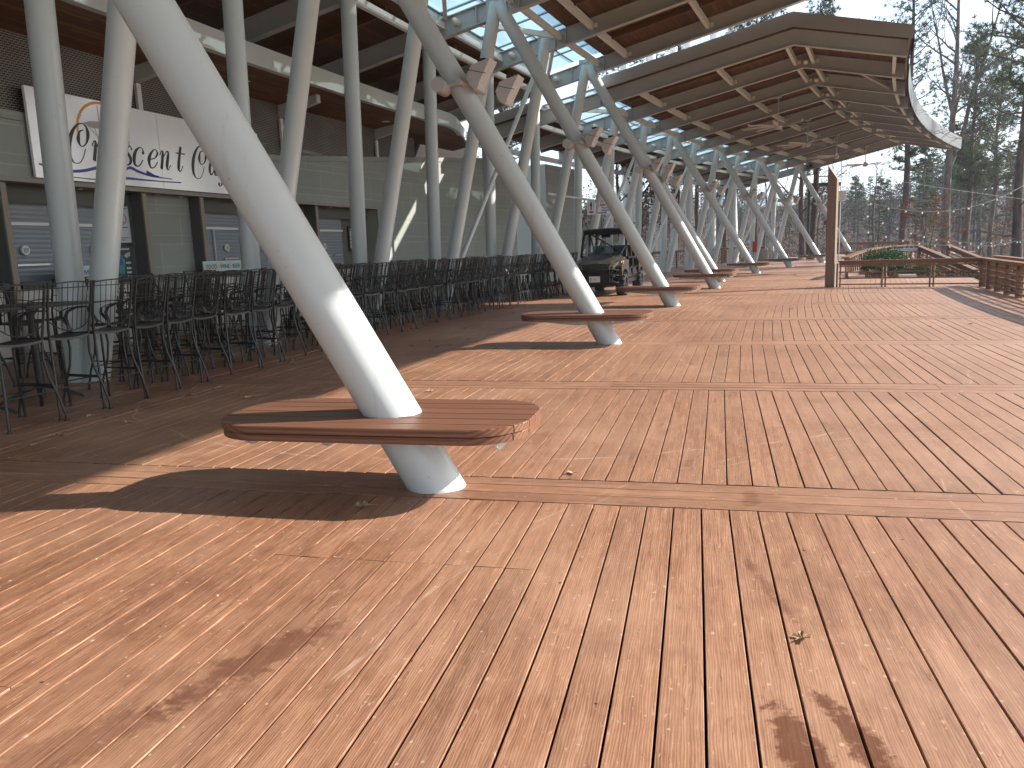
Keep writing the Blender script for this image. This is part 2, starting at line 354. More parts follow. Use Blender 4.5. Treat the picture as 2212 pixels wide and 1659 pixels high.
def wall_mat(name, base):
    m = mat(name, base, 0.75); q = NT(m); uv = q.coord('UV')
    wob = q.noise(uv, 0.6, 2, 0.5); sx = q.n('ShaderNodeSeparateXYZ'); q.l(uv, sx.inputs[0])
    vy = q.math('ADD', sx.outputs[1], q.math('MULTIPLY', q.math('SUBTRACT', wob, 0.5), 0.06))
    cb = q.n('ShaderNodeCombineXYZ'); q.l(sx.outputs[0], cb.inputs[0]); q.l(vy, cb.inputs[1])
    br = q.n('ShaderNodeTexBrick'); br.offset = 0.5; br.inputs['Scale'].default_value = 1.0; br.inputs['Brick Width'].default_value = 1.22
    br.inputs['Row Height'].default_value = 0.61; br.inputs['Mortar Size'].default_value = 0.008
    br.inputs['Color1'].default_value = (*base, 1); br.inputs['Color2'].default_value = (base[0] * .86, base[1] * .88, base[2] * .85, 1); br.inputs['Mortar'].default_value = (0.45, 0.45, 0.40, 1)
    q.l(cb.outputs[0], br.inputs['Vector'])
    # the narrow second line of each course
    fr = q.math('FRACT', q.math('DIVIDE', vy, 0.61)); ln = q.math('LESS_THAN', q.math('ABSOLUTE', q.math('SUBTRACT', fr, 0.27)), 0.012)
    col = q.mix(q.math('MULTIPLY', ln, 0.7), br.outputs['Color'], (0.45, 0.45, 0.40))
    n1 = q.noise(uv, 1.3, 6, 0.65); col = q.mix(q.ramp(n1, [(0.35, (0.45, 0.45, 0.45)), (0.7, (0, 0, 0))]), col, tuple(x * 0.78 for x in base))
    q.l(col, q.b.inputs['Base Color']); q.bump(q.noise(uv, 30, 4), 0.12, 0.004); return m
M_wall = wall_mat('grey_green_panels', (0.335, 0.355, 0.325))
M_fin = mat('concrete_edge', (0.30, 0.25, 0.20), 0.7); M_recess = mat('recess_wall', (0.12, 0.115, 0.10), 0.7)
M_ledge = paint('ledge_concrete', (0.30, 0.275, 0.235), 0.6)
M_block = mat('painted_block', (0.62, 0.60, 0.55), 0.6)
M_counter = mat('dark_counter', (0.03, 0.032, 0.035), 0.3)
def mesh_mat():
    m = mat('woven_mesh', (0.05, 0.045, 0.042), 0.5); q = NT(m); uv = q.coord('UV')
    br = q.n('ShaderNodeTexBrick'); br.offset = 0.5; br.inputs['Scale'].default_value = 1.0; br.inputs['Brick Width'].default_value = 0.075; br.inputs['Row Height'].default_value = 0.038
    br.inputs['Mortar Size'].default_value = 0.0075; br.inputs['Mortar Smooth'].default_value = 0.3
    br.inputs['Color1'].default_value = (0.016, 0.013, 0.012, 1); br.inputs['Color2'].default_value = (0.024, 0.02, 0.018, 1); br.inputs['Mortar'].default_value = (0.30, 0.27, 0.25, 1)
    q.l(uv, br.inputs['Vector']); n = q.noise(uv, 2.0, 3)
    q.l(q.mix(q.ramp(n, [(0.35, (0.35, 0.35, 0.35)), (0.7, (0, 0, 0))]), br.outputs['Color'], (0.05, 0.035, 0.028)), q.b.inputs['Base Color'])
    q.bump(br.outputs['Fac'], 0.5, 0.006); return m
M_mesh = mesh_mat()
M_shut = paint('shutter_metal', (0.25, 0.28, 0.315), 0.38, False)
M_sign = paint('sign_white', (0.90, 0.90, 0.92), 0.16, False, 0.02); M_sign.node_tree.nodes['Principled BSDF'].inputs['Specular IOR Level'].default_value = 1.0
M_ink = mat('sign_black', (0.02, 0.022, 0.025), 0.4); M_navy = mat('sign_blue', (0.035, 0.04, 0.26), 0.4); M_gold = mat('sign_gold', (0.70, 0.36, 0.07), 0.4); M_pic = mat('sign_picture_grey', (0.38, 0.36, 0.37), 0.5); M_picw = mat('sign_picture_pale', (0.62, 0.62, 0.66), 0.5)
# ------------------------------------------------------------------ ground
def ter(x, y):
    d = math.hypot(x, y)
    z = -1.0
    v = (x - CX) * (x - CX) + (y - CY) * (y - CY); a = math.sqrt(v) - RR
    if a < -8: z -= min(1.5, (-8 - a) * 0.10)                  # falls to the lake on the inner side
    if a > 12: z += min(1.2, (a - 12) * 0.06)
    far = max(0, d - 95)
    z += far * 0.055 + 0.6 * math.sin(x * 0.06) * math.cos(y * 0.05) * min(1, d / 60)
    if d > 330: z = max(z, 12)
    return z
gmb = MB(); NX = 90
gx = [-260 + 700 * i / NX for i in range(NX + 1)]; gy = [-120 + 560 * i / NX for i in range(NX + 1)]
gmb.add([(x, y, ter(x, y)) for y in gy for x in gx], [(j * (NX + 1) + i, j * (NX + 1) + i + 1, (j + 1) * (NX + 1) + i + 1, (j + 1) * (NX + 1) + i) for j in range(NX) for i in range(NX)], 0, True)
Mg = mat('straw_ground', (0.2, 0.15, 0.09), 0.9, 0, 0.05); q = NT(Mg); pos = q.geo()
q.l(q.mix(q.ramp(q.noise(pos, 0.35, 6, 0.7), [(0.4, (0, 0, 0)), (0.6, (1, 1, 1))]), q.mix(q.noise(pos, 6, 5, 0.7), (0.13, 0.085, 0.05), (0.32, 0.24, 0.15)), q.mix(q.noise(pos, 3, 4), (0.10, 0.07, 0.045), (0.17, 0.16, 0.07))), q.b.inputs['Base Color'])
gb = q.b.inputs['Base Color'].links[0].from_socket; sp_ = q.n('ShaderNodeSeparateXYZ'); q.l(pos, sp_.inputs[0])
dd = q.math('ADD', q.math('ADD', q.math('MULTIPLY', sp_.outputs[1], 0.9), q.math('MULTIPLY', sp_.outputs[0], 0.42)), q.math('MULTIPLY', q.noise(pos, 0.15, 4), 16.0))
mr = q.n('ShaderNodeMapRange'); mr.inputs['From Min'].default_value = 76; mr.inputs['From Max'].default_value = 92; q.l(dd, mr.inputs['Value'])
litter = q.mix(q.noise(pos, 2.0, 6, 0.7), (0.035, 0.024, 0.019), (0.115, 0.075, 0.052))          # leaf litter under the wood
q.l(q.mix(mr.outputs[0], gb, litter), q.b.inputs['Base Color'])
q.bump(q.noise(pos, 9, 4), 0.6, 0.05)
struct(gmb, 'ground', Mg)
# the horizon beyond the modelled terrain
hb = MB(); ring = [(math.cos(2 * math.pi * k / 48), math.sin(2 * math.pi * k / 48)) for k in range(48)]
hb.add([(c * 240 + 60, s * 240 + 120, -6) for c, s in ring] + [(c * 1500, s * 1500, -6) for c, s in ring], [(k, (k + 1) % 48, 48 + (k + 1) % 48, 48 + k) for k in range(48)])
struct(hb, 'terrain', Mg)

# ------------------------------------------------------------------ deck: radial bands at every beam line, boards along the crescent between them
BANDS = [-3, -2, -1, 0, 1, 2, 3, 4, 5, 6] + [SEG2 + j for j in range(0, 13)]
PITCH_B = 0.1445; HB = 0.225
dk = MB()
def board(p0, p1, wd, skew0=0.0, skew1=0.0):
    """one plank from p0 to p1 (centre line of its top), ends cut at an angle, edges eased"""
    d = (p1 - p0); L = d.length; x = d.normalized(); y = UP.cross(x); hw = wd / 2; e = 0.0016; dz = rnd.uniform(-0.0012, 0.0012); tl = rnd.uniform(-0.0015, 0.0015)
    prof = [(-hw, -0.03), (-hw, -e + tl), (-hw + e, tl), (hw - e, -tl), (hw, -e - tl), (hw, -0.03)]
    a = [p0 + x * (skew0 * py) + y * py + UP * (pz + dz) for py, pz in prof]; b = [p1 + x * (skew1 * py) + y * py + UP * (pz + dz) for py, pz in prof]
    u0, v0 = rnd.random() * 40, rnd.random() * 40
    fs = []; uvs = []
    for k in range(5):
        fs.append((k, 6 + k, 7 + k, k + 1)); va, vb = prof[k][0], prof[k + 1][0]
        uvs.append([(u0, v0 + va), (u0 + L, v0 + va), (u0 + L, v0 + vb), (u0, v0 + vb)])
    fs += [(0, 1, 2, 3, 4, 5), (11, 10, 9, 8, 7, 6)]; uvs += [[(0, 0)] * 6] * 2
    dk.add(a + b, fs, 0, False, uvs, rnd.random())
def alim(s):
    if s < 5.6: return -7.3
    if s < SEG2 + 0.1: return -7.3
    return -3.55
for s0, s1 in zip(BANDS[:-1], BANDS[1:]):
    m_ = (s0 + s1) / 2; half = abs(DT) * (s1 - s0) / 2; n = rad(m_); t = tan(m_)
    amin = alim(m_); amax = 9.3 if s1 < 9 else 8.25
    k = 0
    a = amin
    while a < amax:
        an = (RR + a) * math.cos(half * 0.6) ; wd = PITCH_B - rnd.uniform(0.0072, 0.0105)
        xe = an * math.tan(half) - HB / math.cos(half) - 0.004
        c = Vector((CX, CY, 0)) + n * an; sk = math.tan(half)
        if rnd.random() < 0.10 or (s0 == -1 and -0.9 < a < 0.4):
            xm = rnd.choice([-0.6, 0.0, 0.6]) if not (s0 == -1 and -0.9 < a < 0.4) else 0.62
            board(c - t * xe, c + t * (xm - 0.002), wd, sk, 0); board(c + t * (xm + 0.002), c + t * xe, wd, 0, -sk)
        else: board(c - t * xe, c + t * xe, wd, sk, -sk)
        a += PITCH_B
for s0 in BANDS:
    amin = alim(s0 - 0.1); n = rad(s0); t = tan(s0); amax = 9.3 if s0 < 9 else 8.25
    for k in (-1, 0, 1):
        a = amin - rnd.uniform(0, 0.02)
        while a < amax - 0.05:
            L = rnd.choice([3.05, 3.66, 4.27]); b = min(a + L, amax)
            o = Vector((CX, CY, 0)) + t * (k * 0.1455)
            board(o + n * (RR + a + 0.002), o + n * (RR + b - 0.002), 0.1385); a = b
# dark joist space below the boards
und = []; ss = [-3 + (SEG2 + 15) * i / 60 for i in range(61)]
vs_ = []
for s_ in ss: vs_ += [P(s_, alim(s_) + 0.02, -0.05), P(s_, 9.2, -0.05)]
dk.add(vs_, [(2 * i, 2 * i + 1, 2 * i + 3, 2 * i + 2) for i in range(60)], 1)
for i in range(60):        # edge beam
    dk.add([P(ss[i], alim(ss[i]) - 0.01, -0.032), P(ss[i + 1], alim(ss[i + 1]) - 0.01, -0.032), P(ss[i + 1], alim(ss[i + 1]) - 0.01, -0.4), P(ss[i], alim(ss[i]) - 0.01, -0.4)], [(0, 1, 2, 3)], 1)
struct(dk, 'deck', [M_deck, M_dark])

# ------------------------------------------------------------------ canopies
def ibeam(mb, pts, dep, fl=0.20, sdir=None):
    """pts: bottom line of the beam from back to front (3-D), web and two flanges mitred along it"""
    y = sdir; tf = 0.022; tw = 0.02
    for (w_, z0, z1) in ((fl, 0, tf), (tw, tf, dep - tf), (fl, dep - tf, dep)):
        vs = []
        for p in pts:
            for dy, z in ((-w_ / 2, z0), (w_ / 2, z0), (w_ / 2, z1), (-w_ / 2, z1)): vs.append(p + y * dy + UP * z)
        n = len(pts); fs = [(0, 3, 2, 1), (4 * n - 4, 4 * n - 3, 4 * n - 2, 4 * n - 1)]
        for i in range(n - 1):
            for k in range(4): fs.append((4 * i + k, 4 * i + (k + 1) % 4, 4 * i + 4 + (k + 1) % 4, 4 * i + 4 + k))
        mb.add(vs, fs, 0)
def canopy(root, beams, even, zb, aback, aridge, aeave, anode, znode, afoot, ain, sk0, sk1, braces, s_lo, s_hi, DEP=0.45, top=0.40, fascia_front=True):
    BR = 0.162
    def seg(a0, a1, n): return [a0 + (a1 - a0) * i / n for i in range(n + 1)]
    for i, s in enumerate(beams):
        mb = MB(); ibeam(mb, [P(s, aback, zb(aback)), P(s, aridge, zb(aridge)), P(s, aeave, zb(aeave))], DEP, 0.2, tan(s))
        t = tan(s)
        for a in (anode - 0.55, anode + 0.55):     # stiffeners
            for sg in (-1, 1): mb.bar(P(s, a, zb(a) + 0.03) + t * sg * 0.055, P(s, a, zb(a) + DEP - 0.03) + t * sg * 0.055, 0.09, 0.014, rad(s))
        part(mb, 'roof_beam', M_beam, root)
    for s in even:          # leaning column, foot in the bench row
        mb = MB(); A = P(s, afoot, -0.05); d = P(s, anode, znode) - P(s, afoot, 0); mb.tube([P(s, afoot, 0) - d * 0.02, P(s, anode, znode)], BR, 40)
        part(mb, 'leaning_column', M_steel, root)
    for s in [b for b in beams if b >= s_lo and b <= s_hi]:
        mb = MB(); mb.tube([P(s, ain, -0.05), P(s, anode + 0.06, znode + 0.05)], BR * 0.98, 28); part(mb, 'propping_column', M_steel, root)
        zt = zb(ain + 0.05) ; mb = MB(); mb.tube([P(s, ain + 0.22, -0.05), P(s, ain + 0.02, zt + 0.02)], BR * 0.98, 28); part(mb, 'upright_column', M_steel, root)
        mb = MB(); t = tan(s)        # gusset plates at the node
        for sg in (-1, 1): mb.box(P(s, anode + 0.03, znode - 0.02) + t * sg * 0.075, rad(s) * 0.26, t * 0.008, UP * 0.26)
        part(mb, 'node_plate', M_beam, root)
    for s0, s1 in braces:
        mb = MB(); mb.tube([P(s0, ain + 0.05, 0.0), P(s1, anode + 0.2, znode - 0.35)], 0.062, 16); part(mb, 'diagonal_brace', M_steel, root)
    # purlins, diagonal struts, planks, skylight, roofing
    plk = MB(); gl = MB(); al = MB(); top_ = MB()
    SB = list(beams)
    for i, (b0, b1) in enumerate(zip(SB[:-1], SB[1:])):
        for a, dz, hh in ((aback + 0.3, 0.18, 0.2), (anode + 2.0, 0.2, 0.17), (anode + 1.45, 0.28, 0.17), (anode - 0.35, 0.28, 0.17), (2.8, 0.25, 0.2), (0.25, 0.25, 0.2), (aridge + 0.28, 0.25, 0.2), (aridge - 0.30, 0.25, 0.2), (aeave + 0.32, 0.2, 0.2)):
            z = zb(a) + dz; pur = MB(); pur.bar(P(b0, a, z) + tan(b0) * 0.02, P(b1, a, z) - tan(b1) * 0.02, 0.10, hh); po = part(pur, 'purlin', M_white, root)
            if a in (2.8, 0.25) or abs(a - aridge) < 0.5:      # clip angle
                pur = MB(); pur.box(P(b1, a - 0.12, z) - tan(b1) * 0.06, rad(b1) * 0.05, tan(b1) * 0.05, UP * 0.05); part(pur, 'clip', M_white, po)
        jo = MB(); jo.bar(P((b0 + b1) / 2, aback, zb(aback) + DEP - 0.08), P((b0 + b1) / 2, anode + 2.0, zb(anode + 2.0) + DEP - 0.08), 0.11, 0.22); part(jo, 'joist', M_joist, root)
        jo = MB(); jo.bar(P((b0 + b1) / 2, anode - 1.0, zb(anode - 1.0) + DEP - 0.06), P((b0 + b1) / 2, aridge + 0.1, zb(aridge + 0.1) + DEP - 0.06), 0.10, 0.18); part(jo, 'joist', M_joist, root)
        if i % 2 == 1:
            di = MB(); di.bar(P(b0, aridge - 1.2, zb(aridge - 1.2) + 0.3), P(b1, aeave + 0.5, zb(aeave + 0.5) + 0.22), 0.09, 0.12); part(di, 'roof_strut', M_beam, root)
        di = MB(); di.bar(P(b0, anode - 0.2, znode + 0.1) if i % 2 else P(b0, anode + 1.4, znode - 0.1), P(b1, anode - 0.2, znode + 0.1) if not i % 2 else P(b1, anode + 1.4, znode - 0.1), 0.10, 0.13); part(di, 'roof_strut', M_white, root)
    S_ = seg(sk0, sk1, max(2, int((sk1 - sk0) * 3)))
    def strip(mb, a0, a1, za, zbb, m=0, flip=False):
        for s0, s1 in zip(S_[:-1], S_[1:]):
            u0, u1 = s0 * 3.55, s1 * 3.55; v0, v1 = a0, a1
            f = (0, 1, 2, 3)
            mb.add([P(s0, a0, za), P(s1, a0, za), P(s1, a1, zbb), P(s0, a1, zbb)], [f], m, False, [[(u0, v0), (u1, v0), (u1, v1), (u0, v1)]])
    zw = lambda a: zb(a) + DEP + 0.012
    g0, g1 = anode + 1.55, anode - 0.55          # skylight between these
    strip(plk, aback - 0.05, g0, zw(aback - 0.05), zw(g0)); strip(plk, g1, aridge, zw(g1), zw(aridge)); strip(plk, aridge, aeave, zw(aridge), zw(aeave))
    part(plk, 'ceiling_planks', M_ceil, root)
    # roofing slab above the planks
    zt = lambda a: zb(a) + DEP + (top if a < aridge + 4 else 0.3)
    for (a0, a1, h0, h1) in ((aback - 0.05, g0, 0.3, 0.3), (g1, aridge, 0.34, top), (aridge, aeave - 0.12, top, 0.34)):
        for s0, s1 in zip(S_[:-1], S_[1:]):
            vs = [P(s, a, zb(a) + DEP + h) for s, a, h in ((s0, a0, 0.03), (s1, a0, 0.03), (s1, a1, 0.03), (s0, a1, 0.03), (s0, a0, h0), (s1, a0, h0), (s1, a1, h1), (s0, a1, h1))]
            top_.add(vs, [(0, 1, 2, 3), (4, 7, 6, 5), (0, 4, 5, 1), (3, 2, 6, 7)])
        for s, sg in ((sk0, -1), (sk1, 1)):
            vs = [P(s, a, zb(a) + DEP + h) for a, h in ((a0, -0.02), (a1, -0.02), (a1, h1), (a0, h0))]
            top_.prism(vs, tan(s) * (0.03 * sg))
    ev = MB()
    for s0, s1 in zip(S_[:-1], S_[1:]):          # metal band along the eave
        a = aeave - 0.13
        ev.add([P(s0, a, zb(aeave) + 0.12), P(s1, a, zb(aeave) + 0.12), P(s1, a - 0.02, zb(aeave) + DEP + 0.36), P(s0, a - 0.02, zb(aeave) + DEP + 0.36)], [(0, 1, 2, 3)])
        ev.add([P(s0, a + 0.06, zb(aeave) + 0.12), P(s1, a + 0.06, zb(aeave) + 0.12), P(s1, a + 0.06, zb(aeave) + DEP + 0.3), P(s0, a + 0.06, zb(aeave) + DEP + 0.3)], [(0, 1, 2, 3)])
    part(top_, 'roofing', M_fascia, root); part(ev, 'eave_trim', M_eave, root)
    # skylight
    zg = lambda a: zb(a) + DEP + 0.16
    for b0, b1 in zip(SB[:-1], SB[1:]):
        nr = 3
        for i in range(nr):
            s0 = b0 + (b1 - b0) * i / nr; s1 = b0 + (b1 - b0) * (i + 1) / nr
            gl.add([P(s0, g1, zg(g1)), P(s1, g1, zg(g1)), P(s1, g0, zg(g0)), P(s0, g0, zg(g0))], [(0, 1, 2, 3)])
            al.bar(P(s0 + 0.001, g1, zg(g1) + 0.01), P(s0 + 0.001, g0, zg(g0) + 0.01), 0.07, 0.055)
        for a in (g1 + 0.02, (g0 + g1) / 2, g0 - 0.02): al.bar(P(b0, a, zg(a) + 0.015), P(b1, a, zg(a) + 0.015), 0.05, 0.05)
    sky_ = part(al, 'skylight', M_frame, root); part(gl, 'glazing', M_glass, sky_)

def zb1(a): return 6.95 - 0.195 * (a - 3.82) if a >= -4.0 else 6.95 + 0.195 * 7.82 - 0.244 * (-4.0 - a)
def zb2(a): return 7.17 - 0.18 * (a + 2.15) if a >= -2.15 else 7.17 - 0.244 * (-2.15 - a)
B1 = list(range(-4, 7)); B2 = [SEG2 + j for j in range(-1, 9)]
can1 = thing('canopy', 'grey steel canopy overhead at the near end, on thick leaning columns', 'canopy', P(2, 3, 0))
canopy(can1, B1, [-4, -2, 0, 2, 4, 6], zb1, 10.3, -4.0, -9.0, 4.08, 7.19, 0.0, 5.95, -4.2, 6.12, [(4, 5)], -1, 6)
can2 = thing('canopy', 'lower grey steel canopy beyond, with curved eave, ceiling fans and slender leaning columns', 'canopy', P(SEG2 + 4, 3, 0))
canopy(can2, B2, [SEG2 + j for j in (0, 2, 4, 6, 8)], zb2, 8.6, -2.15, -5.22, 4.48, 6.33, 0.62, 6.1, SEG2 - 1.12, SEG2 + 8.12, [(SEG2 + j - 1, SEG2 + j) for j in (1, 3, 5, 7)], SEG2, SEG2 + 8)

# ------------------------------------------------------------------ benches round the leaning columns
def stadium_half(x, L0, L1, W, r0, r1):
    """half width of the seat at x"""
    if x <= L0 or x >= L1: return 0.0
    h = W
    if x < L0 + r0: h = W - r0 + math.sqrt(max(0, r0 * r0 - (L0 + r0 - x) ** 2))
    if x > L1 - r1: h = min(h, W - r1 + math.sqrt(max(0, r1 * r1 - (x - L1 + r1) ** 2)))
    return h
def make_bench():
    root = thing('bench', '', 'bench'); L0, L1, W = -0.64, 1.33, 0.435
    xs = [L0 + (L1 - L0) * (0.5 - 0.5 * math.cos(math.pi * i / 600)) for i in range(601)]
    for lay, (z1, z0, ins) in enumerate(((0.46, 0.418, 0.0), (0.414, 0.372, 0.004))):
        mb = MB(); nP = 6; pw = 2 * W / nP
        for k in range(nP):
            y0 = -W + k * pw + 0.003; y1 = -W + (k + 1) * pw - 0.003
            up_ = []; lo = []
            for x in xs:
                h = stadium_half(x, L0 + ins, L1 - ins, W - ins, 0.33, 0.36)
                a, b = max(y0, -h), min(y1, h)
                if b > a: up_.append((x, b)); lo.append((x, a))
            if len(up_) < 3: continue
            out = up_ + lo[::-1]; n = len(out); cx = sum(o[0] for o in out) / n; cy = (y0 + y1) / 2
            e = 0.005
            def ins_(p): 
                return (p[0] + (e if p[0] < cx - 0.05 else -e if p[0] > cx + 0.05 else 0), p[1] + (e if p[1] < cy else -e))
            rings = [[(x, y, z0) for x, y in out], [(x, y, z1 - e) for x, y in out], [(*ins_(p), z1) for p in out]]
            u0, v0 = rnd.random() * 30, rnd.random() * 30; o = len(mb.v)
            vs = sum(rings, []); fs = []; uvs = []
            for r in range(2):
                for i in range(n):
                    j = (i + 1) % n; fs.append((r * n + i, r * n + j, (r + 1) * n + j, (r + 1) * n + i))
                    dv = 0.04 if r == 0 else 0
                    uvs.append([(u0 + out[i][0], v0 + out[i][1] - dv), (u0 + out[j][0], v0 + out[j][1] - dv), (u0 + out[j][0], v0 + out[j][1]), (u0 + out[i][0], v0 + out[i][1])])
            fs.append(tuple(range(2 * n, 3 * n))[::-1]); uvs.append([(u0 + p[0], v0 + p[1]) for p in out][::-1])
            fs.append(tuple(range(n))); uvs.append([(u0 + p[0], v0 + p[1]) for p in out])
            mb.add(vs, fs, 0, False, uvs, rnd.random())
        part(mb, 'seat' if lay == 0 else 'lower_seat_layer', M_bench, root)
    for y in (-0.11, 0.11):
        mb = MB(); zt = 0.368
        mb.prism([(-0.45, y - 0.006, zt), (-0.45, y - 0.006, zt - 0.025), (-0.05, y - 0.006, zt - 0.085), (0.5, y - 0.006, zt - 0.085), (1.12, y - 0.006, zt - 0.025), (1.12, y - 0.006, zt)], (0, 0.012, 0))
        part(mb, 'bracket', M_steel, root)
    for x in (-0.5, -0.1, 0.55, 1.05):
        mb = MB(); mb.prism([(x, -0.36, 0.370), (x, -0.36, 0.35), (x, -0.30, 0.318), (x, 0.30, 0.318), (x, 0.36, 0.35), (x, 0.36, 0.370)], (0.012, 0, 0)); part(mb, 'bracket', M_steel, root)
    return root
bench0 = make_bench()
spots = [(-2, 0), (0, 0), (2, 0), (4, 0), (6, 0)] + [(SEG2 + j, 0.62) for j in (0, 2, 4, 6, 8)]
blabels = ['wooden bench round the leaning column behind the viewpoint', 'big oval wooden bench round the nearest leaning column, closest to the viewer', 'oval wooden bench round the second leaning column, beyond the biggest bench',
           'oval wooden bench in front of the parked utility vehicle', 'wooden bench round the fourth leaning column, front one of the close pair', 'wooden bench just behind the front one of the close pair, column hidden',
           'wooden bench next beyond the close pair of benches', 'third wooden bench from the far end, near the bin', 'second wooden bench from the far end, left of the tall pointed post', 'farthest wooden bench, beyond the tall pointed post, at the far railing']
for i, (s, a) in enumerate(spots):
    b = bench0 if i == 1 else None
    if i == 0: continue
    if b is None: b = copy_tree(bench0)
    b.location = P(s, a, 0); b.rotation_euler = (0, 0, th(s)); tag(b, blabels[i], 'bench', 'wooden benches round the leaning columns')

# ------------------------------------------------------------------ floodlights on the leaning columns
def make_flood(two=True):
    root = thing('floodlight', '', 'floodlight')
    mb = MB(); mb.tube([(0.05, 0.32, 0), (-0.05, -0.50, -0.03)], 0.045, 14); part(mb, 'arm', M_flood, root)
    mb = MB(); mb.tube([(0.30, 0.50, -0.06), (0.34, 0.12, -0.06)], 0.105, 20); mb.tube([(0.32, 0.25, -0.05), (0.02, 0.22, 0)], 0.035, 10); part(mb, 'ballast_can', M_flood, root)
    mb = MB(); mb.tube([(0, 0, -0.1), (0, 0, 0.1)], 0.075, 12); mb.box((0.03, -0.1, 0), (0.06, 0, 0), (0, 0.1, 0), (0, 0, 0.05)); part(mb, 'clamp', M_flood, root)
    prof = [(0.04, 0.0), (-0.03, 0.125), (-0.16, 0.165), (-0.33, 0.205), (-0.145, -0.115), (-0.135, -0.165), (-0.105, -0.195), (-0.07, -0.195), (0.0, -0.13)]
    for k, (oy, ox, oz) in enumerate((((0.16, -0.12, 0.06), (-0.42, -0.36, -0.08)) if two else ((0.0, -0.15, 0.02),))):
        mb = MB(); mb.prism([(x + ox, oy - 0.16, z + oz) for x, z in prof], (0, 0.32, 0)); h = part(mb, 'lamp_housing', M_flood, root)
        mb = MB(); mb.bar((ox - 0.26, oy + 0.162, oz - 0.0), (ox + 0.03, oy + 0.162, oz + 0.08), 0.006, 0.008, UP); part(mb, 'seam', M_black, h)
        mb = MB(); mb.cbox(ox - 0.24, ox - 0.12, oy - 0.10, oy + 0.10, oz + 0.185, oz + 0.225); part(mb, 'visor', M_black, h)
    return root
fl0 = make_flood()
fspots = [(2, 0.0, 4.08, 7.19), (4, 0, 4.08, 7.19), (6, 0, 4.08, 7.19)] + [(SEG2 + j, 0.62, 4.48, 6.33) for j in (0, 2, 4, 6, 8)]
where = ['second', 'third', 'fourth', 'fifth', 'sixth', 'seventh', 'eighth', 'last']
for i, (s, a0, a1, zn) in enumerate(fspots):
    f = fl0 if i == 0 else copy_tree(fl0)
    z = 3.87; f.location = P(s, a0 + (a1 - a0) * z / zn - 0.16, z); f.rotation_euler = (0, 0, th(s))
    tag(f, 'grey twin floodlight clamped high on the %s leaning column' % where[i], 'floodlight', 'floodlights on the leaning columns')

# ------------------------------------------------------------------ globe lamps on the beams
def make_globe():
    root = thing('globe_lamp', '', 'lamp'); mb = MB(); mb.tube([(0, 0.02, 0), (0, 0.09, 0)], [0.085, 0.08], 16); part(mb, 'lamp_base', M_white, root)
    mb = MB(); mb.tube([(0, 0.09, 0), (0, 0.13, 0), (0, 0.21, 0), (0, 0.25, 0), (0, 0.275, 0)], [0.078, 0.082, 0.078, 0.055, 0.015], 16); part(mb, 'globe', M_globe, root)
    return root
gl0 = make_globe(); gi = 0
gs = [(s, 5.15, 6.93) for s in (2, 3, 4, 5, 6)] + [(SEG2 + j, 5.38, 6.02) for j in (0, 2, 4, 6)]
gs2 = [(SEG2 + j, -2.2, 7.34) for j in range(0, 8)]
for i, (s, a, z) in enumerate(gs + gs2):
    g = gl0 if gi == 0 else copy_tree(gl0); gi += 1
    g.location = P(s, a, z) - tan(s) * 0.0; g.rotation_euler = (0, 0, th(s))
    if i < len(gs): tag(g, 'white capsule lamp on the steel beam under the skylight, %s of its row' % ORD[i], 'lamp', 'lamps under the skylight')
    else: tag(g, 'white round lamp at the ridge bend of the far canopy, %s of its row' % ORD[i - len(gs)], 'lamp', 'lamps along the canopy ridge')

# ------------------------------------------------------------------ ceiling fans under the far canopy
def make_fan():
    root = thing('ceiling_fan', '', 'ceiling fan')
    mb = MB(); mb.tube([(0, 0, 0.06), (0, 0, 1.08)], 0.025, 10); mb.box((0, 0, 1.10), (0.13, 0, 0), (0, 0.07, 0), (0, 0, 0.03)); part(mb, 'rod', M_alu, root)
    mb = MB(); mb.tube([(0, 0, -0.11), (0, 0, -0.08), (0, 0, 0.0), (0, 0, 0.10), (0, 0, 0.16)], [0.07, 0.13, 0.15, 0.13, 0.05], 20); part(mb, 'motor', M_flood, root)
    for k in range(8):
        q_ = 2 * math.pi * (k + 0.3) / 8; x = Vector((math.cos(q_), math.sin(q_), 0)); y = Vector((-math.sin(q_), math.cos(q_), 0))
        mb = MB(); vs = []
        for r, wd, dz in ((0.12, 0.05, 0.02), (0.35, 0.075, 0.025), (0.9, 0.065, 0.02), (1.32, 0.05, 0.0), (1.40, 0.045, 0.05)):
            for sy, tz in ((-1, -0.012), (1, 0.012)):
                vs.append(x * r + y * sy * wd + UP * (dz + tz * 1.3)); vs.append(x * r + y * sy * wd + UP * (dz + tz * 1.3 + 0.014))
        fs = []
        for i in range(4):
            a, b = 4 * i, 4 * i + 4
            fs += [(a, a + 2, b + 2, b), (a + 1, b + 1, b + 3, a + 3), (a, b, b + 1, a + 1), (a + 2, a + 3, b + 3, b + 2)]
        fs += [(0, 1, 3, 2), (16, 18, 19, 17)]
        mb.add(vs, fs); part(mb, 'blade', M_flood, root)
    return root
fn0 = make_fan()
for i, j in enumerate((1, 3, 5, 7)):
    f = fn0 if i == 0 else copy_tree(fn0)
    f.location = P(SEG2 + j, -0.82, zb2(-0.82) - 1.13); f.rotation_euler = (0, 0, rnd.random() * 3)
    tag(f, '%s long-bladed grey ceiling fan hanging from the far canopy' % ['largest and nearest', 'second nearest', 'third', 'farthest'][i], 'ceiling fan', 'ceiling fans under the far canopy')
